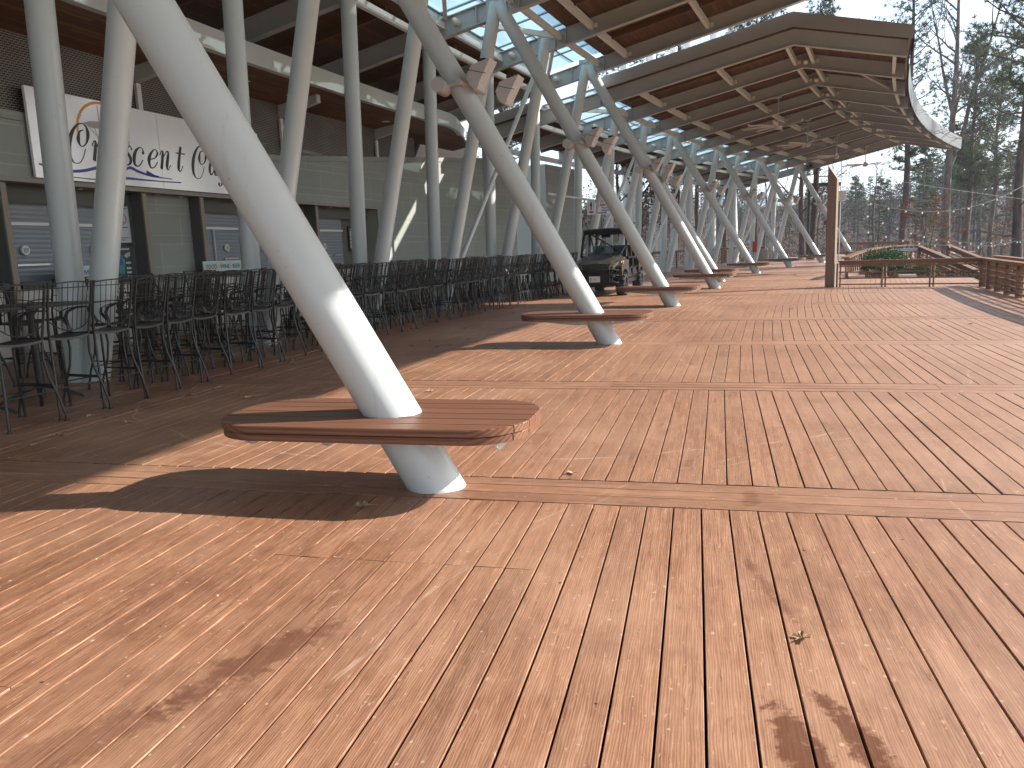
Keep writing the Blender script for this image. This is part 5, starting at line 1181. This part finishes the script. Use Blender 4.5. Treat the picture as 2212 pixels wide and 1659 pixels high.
# masts above the far roof
for i, (s, a, lean, zt) in enumerate(((11.0, 9.6, 0.0, 13.8), (11.35, 9.6, 0.5, 13.8), (12.0, 9.6, 0.0, 14.6), (12.3, 9.6, 0.5, 14.6), (12.85, 9.6, 0, 15.4), (13.45, 9.6, 0, 16.2), (13.7, 9.6, 0.5, 16.2), (14.5, 9.6, 0, 17.2), (15.6, 9.6, 0.4, 18.4))):
    t = thing('mast', 'tall white steel mast rising behind the far canopy roof, %s of its row' % ORD[i].replace('nearest', 'first'), 'mast', P(s, a, -1), 0, 'white masts behind the far canopy')
    mb = MB(); mb.tube([P(s, a, -1.2), P(s + lean * 0.1, a + lean, 6), P(s + lean * 0.3, a + lean * 2, zt)], [0.25, 0.24, 0.23], 16); part(mb, 'pole', M_white, t)
    mb = MB(); mb.tube([P(s + lean * 0.3, a + lean * 2, zt - 0.5), P(s + 1.4, a, zt - 1.6)], 0.02, 6); mb.tube([P(s + lean * 0.3, a + lean * 2, zt - 1.2), P(s + 1.4, a, zt - 2.2)], 0.02, 6); part(mb, 'stay_cable', M_white, t)
# lamp post on the grass
for (x, y, h, lab) in ((22.0, 57.0, 5.2, 'dark lamp post with a flat head beyond the far columns'),):
    t = thing('lamp_post', lab, 'lamp post', (x, y, -1)); mb = MB(); mb.tube([(x, y, -1.2), (x, y, h)], 0.11, 10); part(mb, 'pole', M_black, t)
    mb = MB(); mb.box((x + 1.0, y, h + 0.05), (1.15, 0, 0), (0, 0.3, 0), (0, 0, 0.12)); part(mb, 'lamp_head', M_black, t)
t = thing('traffic_sign', 'small grey diamond sign on a post past the far columns', 'sign', (24.5, 78, -1)); mb = MB(); mb.tube([(24.5, 78, -1), (24.5, 78, 1.8)], 0.04, 6); part(mb, 'pole', M_alu, t)
mb = MB(); mb.prism([(24.5, 77.9, 0.9), (25.0, 77.9, 1.4), (24.5, 77.9, 1.9), (24.0, 77.9, 1.4)], (0, 0.02, 0)); mb.cbox(24.2, 24.8, 77.9, 77.92, 0.35, 0.75); part(mb, 'plate', M_plate, t)
# string lights
M_bulb = mat('bulb_glass', (0.85, 0.85, 0.80), 0.15)
def catenary(A, B, sag, n=24): return [Vector(A).lerp(Vector(B), i / n) - UP * sag * 4 * (i / n) * (1 - i / n) for i in range(n + 1)]
bme = None
def string(A, B, sag, nb, lab):
    t = thing('string_light', lab, 'string lights', A, 0, 'festoon lights by the lake'); pts = catenary(A, B, sag)
    mb = MB(); mb.tube(pts, 0.006, 4); part(mb, 'wire', M_black, t)
    for k in range(nb):
        f = (k + 0.5) / nb * (len(pts) - 1); i = int(f); p = pts[i].lerp(pts[i + 1], f - i); mb = MB(); mb.ball(p - UP * 0.05, 0.030, 8, 6); part(mb, 'bulb', M_bulb, t)
string((11.0, 24.3, 2.55), (20.0, 30.0, 3.25), 0.7, 11, 'upper string of festoon bulbs rising from the tall post to the trees')
string((11.0, 24.4, 2.2), (21.5, 33.0, 1.1), 0.5, 13, 'middle string of festoon bulbs sloping down towards the stairs')
string((11.5, 25.5, 1.7), (24.5, 34.0, 1.6), 0.75, 15, 'lower string of festoon bulbs above the ramp')
string((19.0, 30.5, 1.2), (26.0, 29.0, 2.6), 0.8, 11, 'string of festoon bulbs between the trunks near the right edge')
string((13.0, 40.0, 0.95), (28.0, 44.0, 0.75), 0.5, 14, 'farthest low string of festoon bulbs beyond the planter')
mb = MB(); mb.tube(catenary((9.9, 23, 3.3), (24, 26, 1.6), 0.2), 0.0028, 4); tag(link('cable', mb.mesh('cable', M_flood)), 'thin pale cable slung from the tall post across the trees', 'cable')

# ------------------------------------------------------------------ fallen leaves and needles
M_leaf = mat('dry_leaf', (0.40, 0.24, 0.12), 0.75); M_leafp = mat('pale_leaf', (0.42, 0.29, 0.175), 0.75); M_leafb = mat('brown_leaf', (0.20, 0.10, 0.05), 0.75)
def leaf_mesh(k, m_):
    r2 = random.Random(k); mb = MB(); n = 20; pts = []
    for i in range(n):
        a = 2 * math.pi * i / n; r = (0.5 + 0.5 * abs(math.cos(2.5 * a)) ** 1.2) * (0.85 + 0.3 * r2.random()); pts.append((r * math.cos(a), r * math.sin(a) * 0.9, 0.25 * r2.random() + 0.35 * abs(math.sin(a)) ** 2 * (1 if r2.random() > .3 else .4) + 0.1 * math.cos(a) ** 2))
    mb.add([(0, 0, 0.03)] + pts, [(0, 1 + i, 1 + (i + 1) % n) for i in range(n)], 0)
    mb.tube([(0.4, 0, 0.1), (0.9, 0.1, 0.25), (1.35, 0.2, 0.15)], 0.03, 4, 0); return mb.mesh('leaf', m_)
LM = [leaf_mesh(i, (M_leaf, M_leafp, M_leafb)[i % 3]) for i in range(6)]
leafp = [(-0.88, 4.22, .06, 'curled tan leaf in the shadow beside the nearest column foot'), (1.00, 2.55, .04, 'pale leaf near the wet mark in the right foreground'), (0.36, 4.72, .035, 'small leaf on the band of boards right of the nearest column'), (-0.86, 7.9, .04, 'leaf behind the biggest bench'), (-2.75, 7.95, .06, 'tan leaf out in the shade beyond the biggest bench')]
for x, y, r, lab in leafp:
    o = link('leaf', LM[1]); o.location = (x, y, 0.003); o.scale = (r, r, r * 0.8); o.rotation_euler = (rnd.uniform(-.1, .1), rnd.uniform(-.1, .1), rnd.random() * 6); tag(o, lab, 'leaf', None)
for k in range(44):
    if k < 30: s, a = rnd.uniform(0.0, 2.4), rnd.uniform(2.2, 5.2)
    elif k < 38: s, a = rnd.uniform(2.4, 5.0), rnd.uniform(1.8, 4.2)
    else: s, a = rnd.uniform(1.5, 5.0), rnd.uniform(-6, -2)
    r = rnd.uniform(0.022, 0.055); p = P(s, a, 0.003); o = link('leaf', LM[k % 6]); o.location = p; o.scale = (r, r, r * rnd.uniform(0.4, 1.0)); o.rotation_euler = (rnd.uniform(-.15, .15), rnd.uniform(-.15, .15), rnd.random() * 6)
    lab = 'dry fallen leaf on the boards near the bar chairs' if k < 30 else 'dry fallen leaf farther along the deck'
    tag(o, lab, 'leaf', 'fallen leaves on the deck')
nb_ = MB()
def needles(c, n, r):
    for _ in range(n):
        a = rnd.gauss(0.4, 0.6); l_ = rnd.uniform(0.06, 0.14); p = Vector(c) + Vector((rnd.gauss(0, r), rnd.gauss(0, r * 0.6), 0.003 + 0.012 * rnd.random())); d = Vector((math.cos(a), math.sin(a), rnd.uniform(-.03, .06))) * l_
        s_ = UP.cross(d).normalized() * 0.0016; nb_.add([p - s_, p + s_, p + d + s_ * .5 + UP * .004, p + d - s_ * .5 + UP * .004], [(0, 1, 2, 3)])
for c, n, r in (((-2.9, 6.75, 0), 70, .22), ((-2.55, 6.6, 0), 60, .2), ((-4.1, 6.2, 0), 45, .16), ((-3.5, 6.0, 0), 40, .15), ((-2.1, 7.3, 0), 40, .25), ((-1.5, 8.6, 0), 40, .25), ((-3.0, 8.6, 0), 40, .3), ((-3.7, 5.4, 0), 20, .2), ((-2.4, 5.3, 0), 16, .3), ((-1.7, 4.3, 0), 10, .25), ((-1.2, 5.4, 0), 14, .4)): needles(c, n, r)
for _ in range(320):
    p = P(rnd.uniform(-0.3, 4.5), rnd.uniform(0, 5.5) if rnd.random() < .75 else rnd.uniform(-6, 0), 0); needles(p, 1, 0.02)
tag(link('pine_needles', nb_.mesh('pine_needles', M_leaf)), 'scattered dry pine needles on the shaded boards', 'pine needles', None, 'stuff')
# ------------------------------------------------------------------ trees
def leafy(name, c0, c1, trans=0.3):
    m = bpy.data.materials.new(name); m.use_nodes = True; t = m.node_tree; t.nodes.clear()
    o = t.nodes.new('ShaderNodeOutputMaterial'); d = t.nodes.new('ShaderNodeBsdfDiffuse'); tl = t.nodes.new('ShaderNodeBsdfTranslucent'); mxs = t.nodes.new('ShaderNodeMixShader'); mxs.inputs[0].default_value = trans
    a = t.nodes.new('ShaderNodeAttribute'); a.attribute_name = 'tone'; r = t.nodes.new('ShaderNodeValToRGB'); r.color_ramp.elements[0].color = (*c0, 1); r.color_ramp.elements[1].color = (*c1, 1)
    t.links.new(a.outputs['Fac'], r.inputs['Fac'])
    for n in (d, tl): t.links.new(r.outputs['Color'], n.inputs['Color']); t.links.new(n.outputs[0], mxs.inputs[1 if n is d else 2])
    t.links.new(mxs.outputs[0], o.inputs['Surface']); return m
M_needle = leafy('pine_needle_green', (0.030, 0.052, 0.018), (0.10, 0.125, 0.045)); M_ever = leafy('shrub_leaf', (0.018, 0.045, 0.015), (0.06, 0.11, 0.035)); M_rustl = leafy('oak_leaf_rust', (0.10, 0.048, 0.028), (0.22, 0.115, 0.065), 0.4)
M_twig = mat('bare_twig', (0.066, 0.055, 0.058), 0.9)
M_bark = mat('pine_bark', (0.14, 0.10, 0.08), 0.95); q = NT(M_bark); ob = q.coord('Object')
v_ = q.noise(ob, 1.0, 5, 0.7, 0.6, (9, 9, 1.6)); q.l(q.ramp(v_, [(0.3, (0.025, 0.017, 0.013)), (0.55, (0.095, 0.060, 0.046)), (0.75, (0.17, 0.12, 0.10))]), q.b.inputs['Base Color']); q.bump(v_, 0.9, 0.05)
M_gbark = mat('grey_bark', (0.2, 0.17, 0.15), 0.95); q = NT(M_gbark); ob = q.coord('Object')
v_ = q.noise(ob, 1.0, 5, 0.7, 0.6, (7, 7, 2.0)); q.l(q.ramp(v_, [(0.3, (0.045, 0.036, 0.031)), (0.55, (0.125, 0.10, 0.083)), (0.75, (0.22, 0.185, 0.16))]), q.b.inputs['Base Color']); q.bump(v_, 0.7, 0.04)

def rv(r2, s=1.0): return Vector((r2.gauss(0, s), r2.gauss(0, s), r2.gauss(0, s)))
def limb(mb, r2, p, d, L, r, n=6, grav=0.0, wob=0.12, sides=6):
    pts = [Vector(p)]; d = d.normalized()
    for i in range(n):
        d = (d + rv(r2, wob) + UP * grav).normalized(); pts.append(pts[-1] + d * L / n)
    mb.tube(pts, [max(r * (1 - 0.85 * i / n), 0.004) for i in range(n + 1)], sides, 0, False); return pts, d
def grow(mb, r2, p, d, L, r, depth, spread=0.7, minr=0.008, tips=None, sides=5):
    pts, de = limb(mb, r2, p, d, L, r, 5 if depth > 1 else 3, 0.02, 0.13, sides)
    if depth <= 0:
        if tips is not None: tips.append((pts[-1], de))
        return
    k = r2.choice((3, 4, 4, 5))
    for i in range(k):
        f = r2.uniform(0.35, 1.0); j = min(len(pts) - 2, int(f * (len(pts) - 1))); q0 = pts[j].lerp(pts[j + 1], 0.5)
        dd = (pts[j + 1] - pts[j]).normalized(); side = rv(r2).cross(dd).normalized()
        grow(mb, r2, q0, dd * 0.8 + side * spread * r2.uniform(0.7, 1.3) + UP * 0.12, L * r2.uniform(0.42, 0.68), max(minr, r * (1 - 0.7 * f) * 0.62), depth - 1, spread, minr, tips, max(3, sides - 1))
def tuft(mb, r2, c, d, n, L, wd, tone=None):
    d = d.normalized(); tn = r2.random() if tone is None else tone
    for _ in range(n):
        v = (d * 0.5 + rv(r2, 0.62)).normalized(); l_ = L * r2.uniform(0.6, 1.15); s = v.cross(rv(r2)).normalized() * wd
        mb.add([c - s, c + s, c + v * l_], [(0, 1, 2)], 0, False, None, min(1, max(0, tn + r2.gauss(0, .12))))
def pine(seed, H, r0, c0, spread, ntuft=16, nL=0.26, lean=(0, 0), dead=8, dens=1.0):
    r2 = random.Random(seed); tr = MB(); cr = MB(); n = 14
    pts = [Vector((lean[0] * (i / n) ** 1.3 + 0.10 * math.sin(i * 1.1 + seed), lean[1] * (i / n) ** 1.3 + 0.10 * math.cos(i * 0.9 + seed), H * i / n - 1.2)) for i in range(n + 1)]
    tr.tube(pts, [r0 * (1.25 if i == 0 else 1.0) * (1 - 0.86 * (i / n) ** 1.2) for i in range(n + 1)], 12, 0, False)
    at_ = lambda z: pts[min(n - 1, int(z / H * n))].lerp(pts[min(n, int(z / H * n) + 1)], z / H * n - int(z / H * n))
    for _ in range(dead):
        z = r2.uniform(c0 * 0.35, c0); a = r2.random() * 6.28; grow(tr, r2, at_(z), Vector((math.cos(a), math.sin(a), r2.uniform(-.1, .35))), r2.uniform(1.2, 3.6), 0.035, 2, 0.6, 0.007, None, 5)
    z = c0
    while z < H * 0.985:
        f = (z - c0) / (H - c0); Lb = spread * (0.45 + 0.9 * min(f * 2.2, 1)) * (1 - 0.75 * max(0, f - 0.35) / 0.65)
        for k in range(r2.choice((1, 2, 2, 3))):
            a = r2.random() * 6.28; d = Vector((math.cos(a), math.sin(a), 0.15 + 0.55 * f)); L = Lb * r2.uniform(0.55, 1.15)
            bp_, de = limb(tr, r2, at_(z), d, L, 0.05 * (1 - 0.6 * f) + 0.012, 6, 0.035, 0.13, 5)
            for j in range(2, len(bp_)):
                for _ in range(max(1, int(2.4 * dens))):
                    sd = rv(r2); sd.z = abs(sd.z) * 0.6 + 0.1; sd.normalize(); q0 = bp_[j] + sd * r2.uniform(0.15, 0.75) * (0.4 + 0.6 * L / spread)
                    tr.tube([bp_[j], q0], [0.012, 0.006], 3, 0, False); tuft(cr, r2, q0, sd + UP * 0.2, ntuft, nL, 0.012 * nL / 0.26)
        z += r2.uniform(0.22, 0.55) / dens * (H - c0) / 9
    return tr, cr
def place_tree(lab, x, y, meshes, rz=0.0, sc_=1.0, name='pine_tree', cat='tree', group='trees beyond the deck'):
    t = thing(name, lab, cat, (x, y, ter(x, y)), rz, group); t.scale = (sc_,) * 3
    for nm, me in meshes:
        o = bpy.data.objects.new(nm, me); COL.objects.link(o); o.parent = t
    return t
def meshes(tr, cr, tm, cm, cn='crown'): return [('trunk', tr.mesh('trunk', tm))] + ([(cn, cr.mesh(cn, cm))] if cr is not None and cr.f else [])
def bare(seed, H, r0, c0, spread=0.6, fork=None, depth=4, L0=None):
    r2 = random.Random(seed); tr = MB(); n = 12
    pts = [Vector((0.10 * math.sin(i * 0.8 + seed), 0.1 * math.cos(i * 0.7 + seed), H * i / n - 1.2)) for i in range(n + 1)]
    tr.tube(pts, [r0 * (1.2 if i == 0 else 1) * (1 - 0.85 * i / n) for i in range(n + 1)], 12, 0, False)
    at_ = lambda z: pts[min(n - 1, int(z / H * n))].lerp(pts[min(n, int(z / H * n) + 1)], z / H * n - int(z / H * n))
    tips = []
    if fork: 
        for (z, d, L, r) in fork: grow(tr, r2, at_(z), Vector(d), L, r, depth, 0.45, 0.008, tips, 8)
    z = c0
    while z < H * 0.97:
        a = r2.random() * 6.28; f = (z - c0) / (H - c0); grow(tr, r2, at_(z), Vector((math.cos(a), math.sin(a), 0.55 + 0.5 * f)), (L0 or H * 0.25) * (1 - 0.6 * f) * r2.uniform(0.7, 1.2), r0 * 0.30 * (1 - 0.6 * f), depth - 1, spread, 0.008, tips, 6); z += r2.uniform(0.4, 0.9)
    return tr, tips

place_tree('tall pine behind the far canopy edge, trunk between canopy and railings', 28.1, 55.3, meshes(*pine(3, 24, 0.26, 8.6, 3.0, 20, 0.30, dead=7, dens=1.5), M_bark, M_needle))
tr, tips = bare(21, 23, 0.31, 11.5, 0.6, [(8.4, (0.24, -0.15, 1.0), 13.0, 0.18), (12.0, (-0.4, 0.1, 1), 8.0, 0.12)], 4, 4.4)
place_tree('tall bare double-stemmed tree right of the canopy tip', 30.4, 54.0, meshes(tr, None, M_gbark, None), name='bare_tree')
place_tree('slim pine with tufted mid-height crown behind the bare double tree', 32.5, 55.1, meshes(*pine(8, 17, 0.25, 7.2, 2.9, 20, 0.30, dead=8, dens=1.7), M_bark, M_needle))
place_tree('thick dark pine trunk nearest the right edge', 21.9, 33.5, meshes(*pine(13, 19, 0.225, 9.0, 3.4, 20, 0.30, dead=14, dens=1.5), M_bark, M_needle))
tr, tips = bare(31, 14, 0.33, 5.5, 0.7, None, 4, 4.0)
place_tree('dark bare trunk just beyond the farthest bench', 23.3, 61.8, meshes(tr, None, M_bark, None), name='bare_tree')
PA = meshes(*pine(17, 20, 0.26, 9.5, 3.0, 20, 0.30, dead=8, dens=1.5), M_bark, M_needle); PB = meshes(*pine(23, 18, 0.24, 8.0, 2.9, 20, 0.30, dead=9, dens=1.5), M_bark, M_needle)
for x, y, m_, rz, s_, lab in ((18.2, 57.5, PA, 0, 1.05, 'pine whose crown shows above the far canopy roof, left one'), (22.0, 56.0, PB, 1, 1.12, 'pine whose crown shows above the canopy ridge'), (18.9, 67.4, PB, 3, 1.0, 'dark pine trunk behind the far upright columns'), (16.6, 68.0, PA, 4, 0.95, 'reddish pine trunk behind the middle upright columns'), (28.8, 41.5, PB, 5, 1.05, 'pine at the right edge with drooping tufts'), (38.5, 62.0, PB, 2.5, 0.95, 'pine farther back between the two right trunks'), (12.9, 59.0, PB, 0.6, 1.1, 'pine behind the near end of the far canopy'), (9.0, 57.0, PA, 5.2, 1.0, 'pine seen through the gap between the canopies')): place_tree(lab, x, y, m_, rz, s_)
def oak(seed, H, r0, nleaf, depth=4):
    tr, tips = bare(seed, H, r0, H * 0.28, 0.75, None, depth, H * 0.34); cr = MB(); r2 = random.Random(seed)
    for p, d in tips:
        if r2.random() > nleaf: continue
        for _ in range(4):
            c = p + rv(r2, 0.18); s = r2.uniform(0.05, 0.10); a = rv(r2).normalized() * s; b = a.cross(rv(r2)).normalized() * s * 0.6; cr.add([c - a, c + b, c + a, c - b], [(0, 1, 2, 3)], 0, False, None, r2.random())
    return meshes(tr, cr, M_gbark, M_rustl)
OK1 = oak(41, 8.5, 0.20, 0.55); OK2 = oak(43, 5.0, 0.09, 0.8, 3)
place_tree('oak holding rust-brown leaves beyond the utility vehicle', 6.3, 43.5, OK1, 0, 1.15, 'oak_tree'); place_tree('oak with rust leaves seen between the first far columns', 9.8, 50.0, OK1, 2, 1.0, 'oak_tree')
place_tree('knotted bare oak behind the banner', 8.0, 47.0, meshes(bare(47, 10, 0.34, 3.2, 0.9, None, 4, 4.2)[0], None, M_gbark, None), 1, 1.0, 'bare_tree')
for i, (x, y, lab) in enumerate(((22.8, 41.8, 'young oak with rust leaves left of the double-stemmed tree'), (20.6, 38.4, 'low oak with brown leaves behind the stair railing'), (24.0, 36.6, 'young oak with brown leaves at the foot of the slim pine'), (13.0, 66, 'small oak with brown leaves beyond the outer railing'))): place_tree(lab, x, y, OK2, i * 1.7, 0.95 + 0.1 * (i % 2), 'oak_tree')
BT = meshes(bare(53, 11, 0.15, 2.8, 0.7, None, 4, 3.0)[0], None, M_twig, None); BT2 = meshes(bare(59, 9, 0.12, 2.2, 0.8, None, 4, 2.6)[0], None, M_twig, None)
for i, (x, y) in enumerate(((7.5, 62), (11.5, 70), (14.5, 62.5), (17.5, 75), (21.0, 72), (24.5, 74), (28, 70), (31.0, 66), (38, 55), (5, 56), (3.0, 48), (30.5, 78), (40, 66))):
    place_tree('thin bare grey tree in the wood edge beyond the deck', x, y, BT if i % 2 else BT2, i * 1.3, 0.85 + 0.3 * rnd.random(), 'bare_tree', 'tree', 'thin bare trees beyond the deck')
# trees behind the concession building
for i, (x, y, m_) in enumerate(((-14, 34, PA), (-9, 40, PB), (-4, 44, PA), (-18, 27, PB), (0, 52, PB))): place_tree('tall pine standing behind the concession building', x, y, m_, i, 0.95 + .1 * rnd.random(), 'pine_tree', 'tree', 'pines behind the concession building')
# shrub in the planter and ivy below
def bush(c, rx, ry, rz, n, s, material, lab, name='shrub'):
    mb = MB(); r2 = random.Random(int(c[0] * 100)); 
    for _ in range(n):
        v = rv(r2).normalized(); k = r2.uniform(0.55, 1.0) * (1 + 0.22 * math.sin(5 * v.x + 3 * v.y) * math.cos(4 * v.z)); p = Vector((c[0] + v.x * rx * k, c[1] + v.y * ry * k, c[2] + v.z * rz * k))
        a = rv(r2).normalized() * s * r2.uniform(.7, 1.3); b = a.cross(rv(r2)).normalized() * s * 0.5; mb.add([p - a, p + b, p + a, p - b], [(0, 1, 2, 3)], 0, False, None, r2.random())
    t = thing(name, lab, 'shrub', (c[0], c[1], 0)); part(mb, 'foliage', material, t)
    mb = MB()
    for k in range(9): mb.tube([(c[0], c[1], 0), (c[0] + r2.gauss(0, rx * .25), c[1] + r2.gauss(0, ry * .25), c[2] + r2.uniform(0, rz * .6))], [0.02, 0.008], 5, 0, False)
    part(mb, 'stem', M_gbark, t)
bush((14.3, 29.4, 0.42), 0.95, 0.8, 0.55, 2600, 0.05, M_ever, 'dark evergreen shrub in the planter beside the ramp'); bush((15.3, 28.4, 0.15), 0.5, 0.5, 0.25, 700, 0.04, M_ever, 'low green shrub at the foot of the stair railing')
bush((12.3, 16.4, -0.2), 0.5, 0.6, 0.5, 800, 0.05, M_ever, 'green shrub showing through the lake-edge railing')

# leaf litter and low cover on the planting bed
mb = MB(); r2 = random.Random(77)
for _ in range(2600):
    p = P(r2.uniform(SEG2 + 0.1, 10.6), r2.uniform(-10.5, -4.0), 0.0); k = max(0, min(1, (p.x - 11) / 8)); v = rv(r2).normalized() * r2.uniform(.03, .09); b = v.cross(rv(r2)).normalized() * 0.03; p.z = r2.uniform(-0.02, 0.10)
    if (Vector((p.x, p.y, 0)) - Vector((9.5, 28, 0))).length < 2.5: continue
    mb.add([p - v, p + b, p + v, p - b], [(0, 1, 2, 3)], 0, False, None, r2.random())
tag(link('leaf_litter', mb.mesh('leaf_litter', leafy('litter_leaf', (0.05, 0.03, 0.018), (0.19, 0.11, 0.06), 0.1))), 'brown leaf litter on the planting bed by the ramp', 'leaf litter', None, 'stuff')
# far wood across the lake: reads as one mass
def arr(mb): return np.array(mb.v, dtype=np.float32), mb.f, mb.m
protoB = []
for k in range(4):
    r2 = random.Random(100 + k); mb = MB(); H = 13
    pts = [Vector((0.25 * math.sin(i + k), 0.2 * math.cos(i * 1.3 + k), H * 0.9 * i / 6)) for i in range(7)]; mb.tube(pts, [0.17 * (1 - .8 * i / 6) for i in range(7)], 5, 0, False)
    for _ in range(26):
        z = r2.uniform(3.0, 11.2); a = r2.random() * 6.28; grow(mb, r2, pts[min(5, int(z / (H * .9) * 6))].lerp(pts[min(6, int(z / (H * .9) * 6) + 1)], .5), Vector((math.cos(a), math.sin(a), 0.9)), r2.uniform(1.8, 3.8), 0.05, 2, 0.6, 0.016, None, 4)
    protoB.append(arr(mb))
protoP = []
for k in range(3):
    r2 = random.Random(200 + k); mb = MB(); cr = MB(); H = 13.5; mb.tube([(0, 0, 0), (0.1, 0, H * .5), (0, 0, H)], [0.2, 0.15, 0.03], 5, 0, False)
    for _ in range(150):
        f = r2.random() ** 0.8; z = 3.2 + 10.3 * f; rr_ = 2.5 * (1 - 0.72 * f) * r2.uniform(0.3, 1.0); a = r2.random() * 6.28; c = Vector((rr_ * math.cos(a), rr_ * math.sin(a), z + r2.gauss(0, .2))); tn = r2.random()
        for _ in range(9):
            v = rv(r2).normalized(); v.z = abs(v.z) * .5; l_ = r2.uniform(.35, .75); s = v.cross(rv(r2)).normalized() * 0.10; mb.add([c - s, c + s, c + v * l_], [(0, 1, 2)], 1, False, None, min(1, max(0, tn + r2.gauss(0, .1))))
    protoP.append((np.array(mb.v, dtype=np.float32), mb.f, mb.m, mb.tone))
fv = []; ff = []; fm = []; ft = []; off = 0; r2 = random.Random(5)
rows = [86, 93, 101, 110, 120, 131, 143, 157, 172, 188]
for ri, r in enumerate(rows):
    az = math.radians(-14)
    while az < math.radians(50):
        rr_ = r + r2.uniform(-4, 4); x, y = rr_ * math.sin(az), rr_ * math.cos(az)
        deg = math.degrees(az); pp = 0.18 if deg < 20 else 0.62
        if r2.random() < pp + (0.12 if ri > 5 else 0): pr = r2.choice(protoP); V_, F_, M_, T_ = pr
        else: V_, F_, M_ = r2.choice(protoB); T_ = None
        s = r2.uniform(0.68, 1.05) * (1.0 + 0.10 * math.sin(deg * 0.9)) * (0.56 if deg < 23 else 0.56 + (deg - 23) * 0.055 if deg < 30 else 0.94); a = r2.random() * 6.28; ca, sa = math.cos(a), math.sin(a)
        Q = np.empty_like(V_); Q[:, 0] = (V_[:, 0] * ca - V_[:, 1] * sa) * s + x; Q[:, 1] = (V_[:, 0] * sa + V_[:, 1] * ca) * s + y; Q[:, 2] = V_[:, 2] * s + ter(x, y) - 0.3
        fv.append(Q); ff += [[i + off for i in f] for f in F_]; fm += M_; ft += T_ if T_ else [r2.random()] * len(F_); off += len(V_)
        az += r2.uniform(2.0, 4.2) / r
me = bpy.data.meshes.new('far_wood'); me.from_pydata(np.concatenate(fv).tolist(), [], ff); me.materials.append(M_twig); me.materials.append(M_needle); me.polygons.foreach_set('material_index', fm)
at = me.attributes.new('tone', 'FLOAT', 'FACE'); at.data.foreach_set('value', ft)
tag(link('far_wood', me), 'far hillside wood of bare grey trees and green pines across the lake', 'wood', None, 'stuff')
# brown brush along the far shore
mb = MB()
for _ in range(9000):
    az = math.radians(r2.uniform(-14, 50)); r = r2.uniform(74, 120); x, y = r * math.sin(az), r * math.cos(az); p = Vector((x, y, ter(x, y) + r2.uniform(0, 1.6) ** 1.3)); v = Vector((r2.gauss(0, .5), r2.gauss(0, .5), r2.uniform(.2, 1.0))) * r2.uniform(.4, 1.2); s = v.cross(rv(r2)).normalized() * 0.07; mb.add([p - s, p + s, p + v], [(0, 1, 2)], 0, False, None, r2.random())
tag(link('brush', mb.mesh('brush', leafy('dry_brush', (0.09, 0.065, 0.055), (0.24, 0.17, 0.13), 0.2))), 'brown winter brush along the foot of the far wood', 'brush', None, 'stuff')

# ------------------------------------------------------------------ the hazy winter air
hz = MB(); hz.cbox(-160, 260, -40, 260, -9.5, 32)
mh = bpy.data.materials.new('haze'); mh.use_nodes = True; t_ = mh.node_tree; t_.nodes.clear(); o_ = t_.nodes.new('ShaderNodeOutputMaterial'); v_ = t_.nodes.new('ShaderNodeVolumePrincipled')
v_.inputs['Density'].default_value = 0.0006; v_.inputs['Color'].default_value = (0.78, 0.86, 1.0, 1); v_.inputs['Anisotropy'].default_value = 0.3
t_.links.new(v_.outputs[0], o_.inputs['Volume'])
tag(link('haze', hz.mesh('haze', mh)), 'thin bluish winter haze over the lake and wood', 'haze', None, 'stuff')
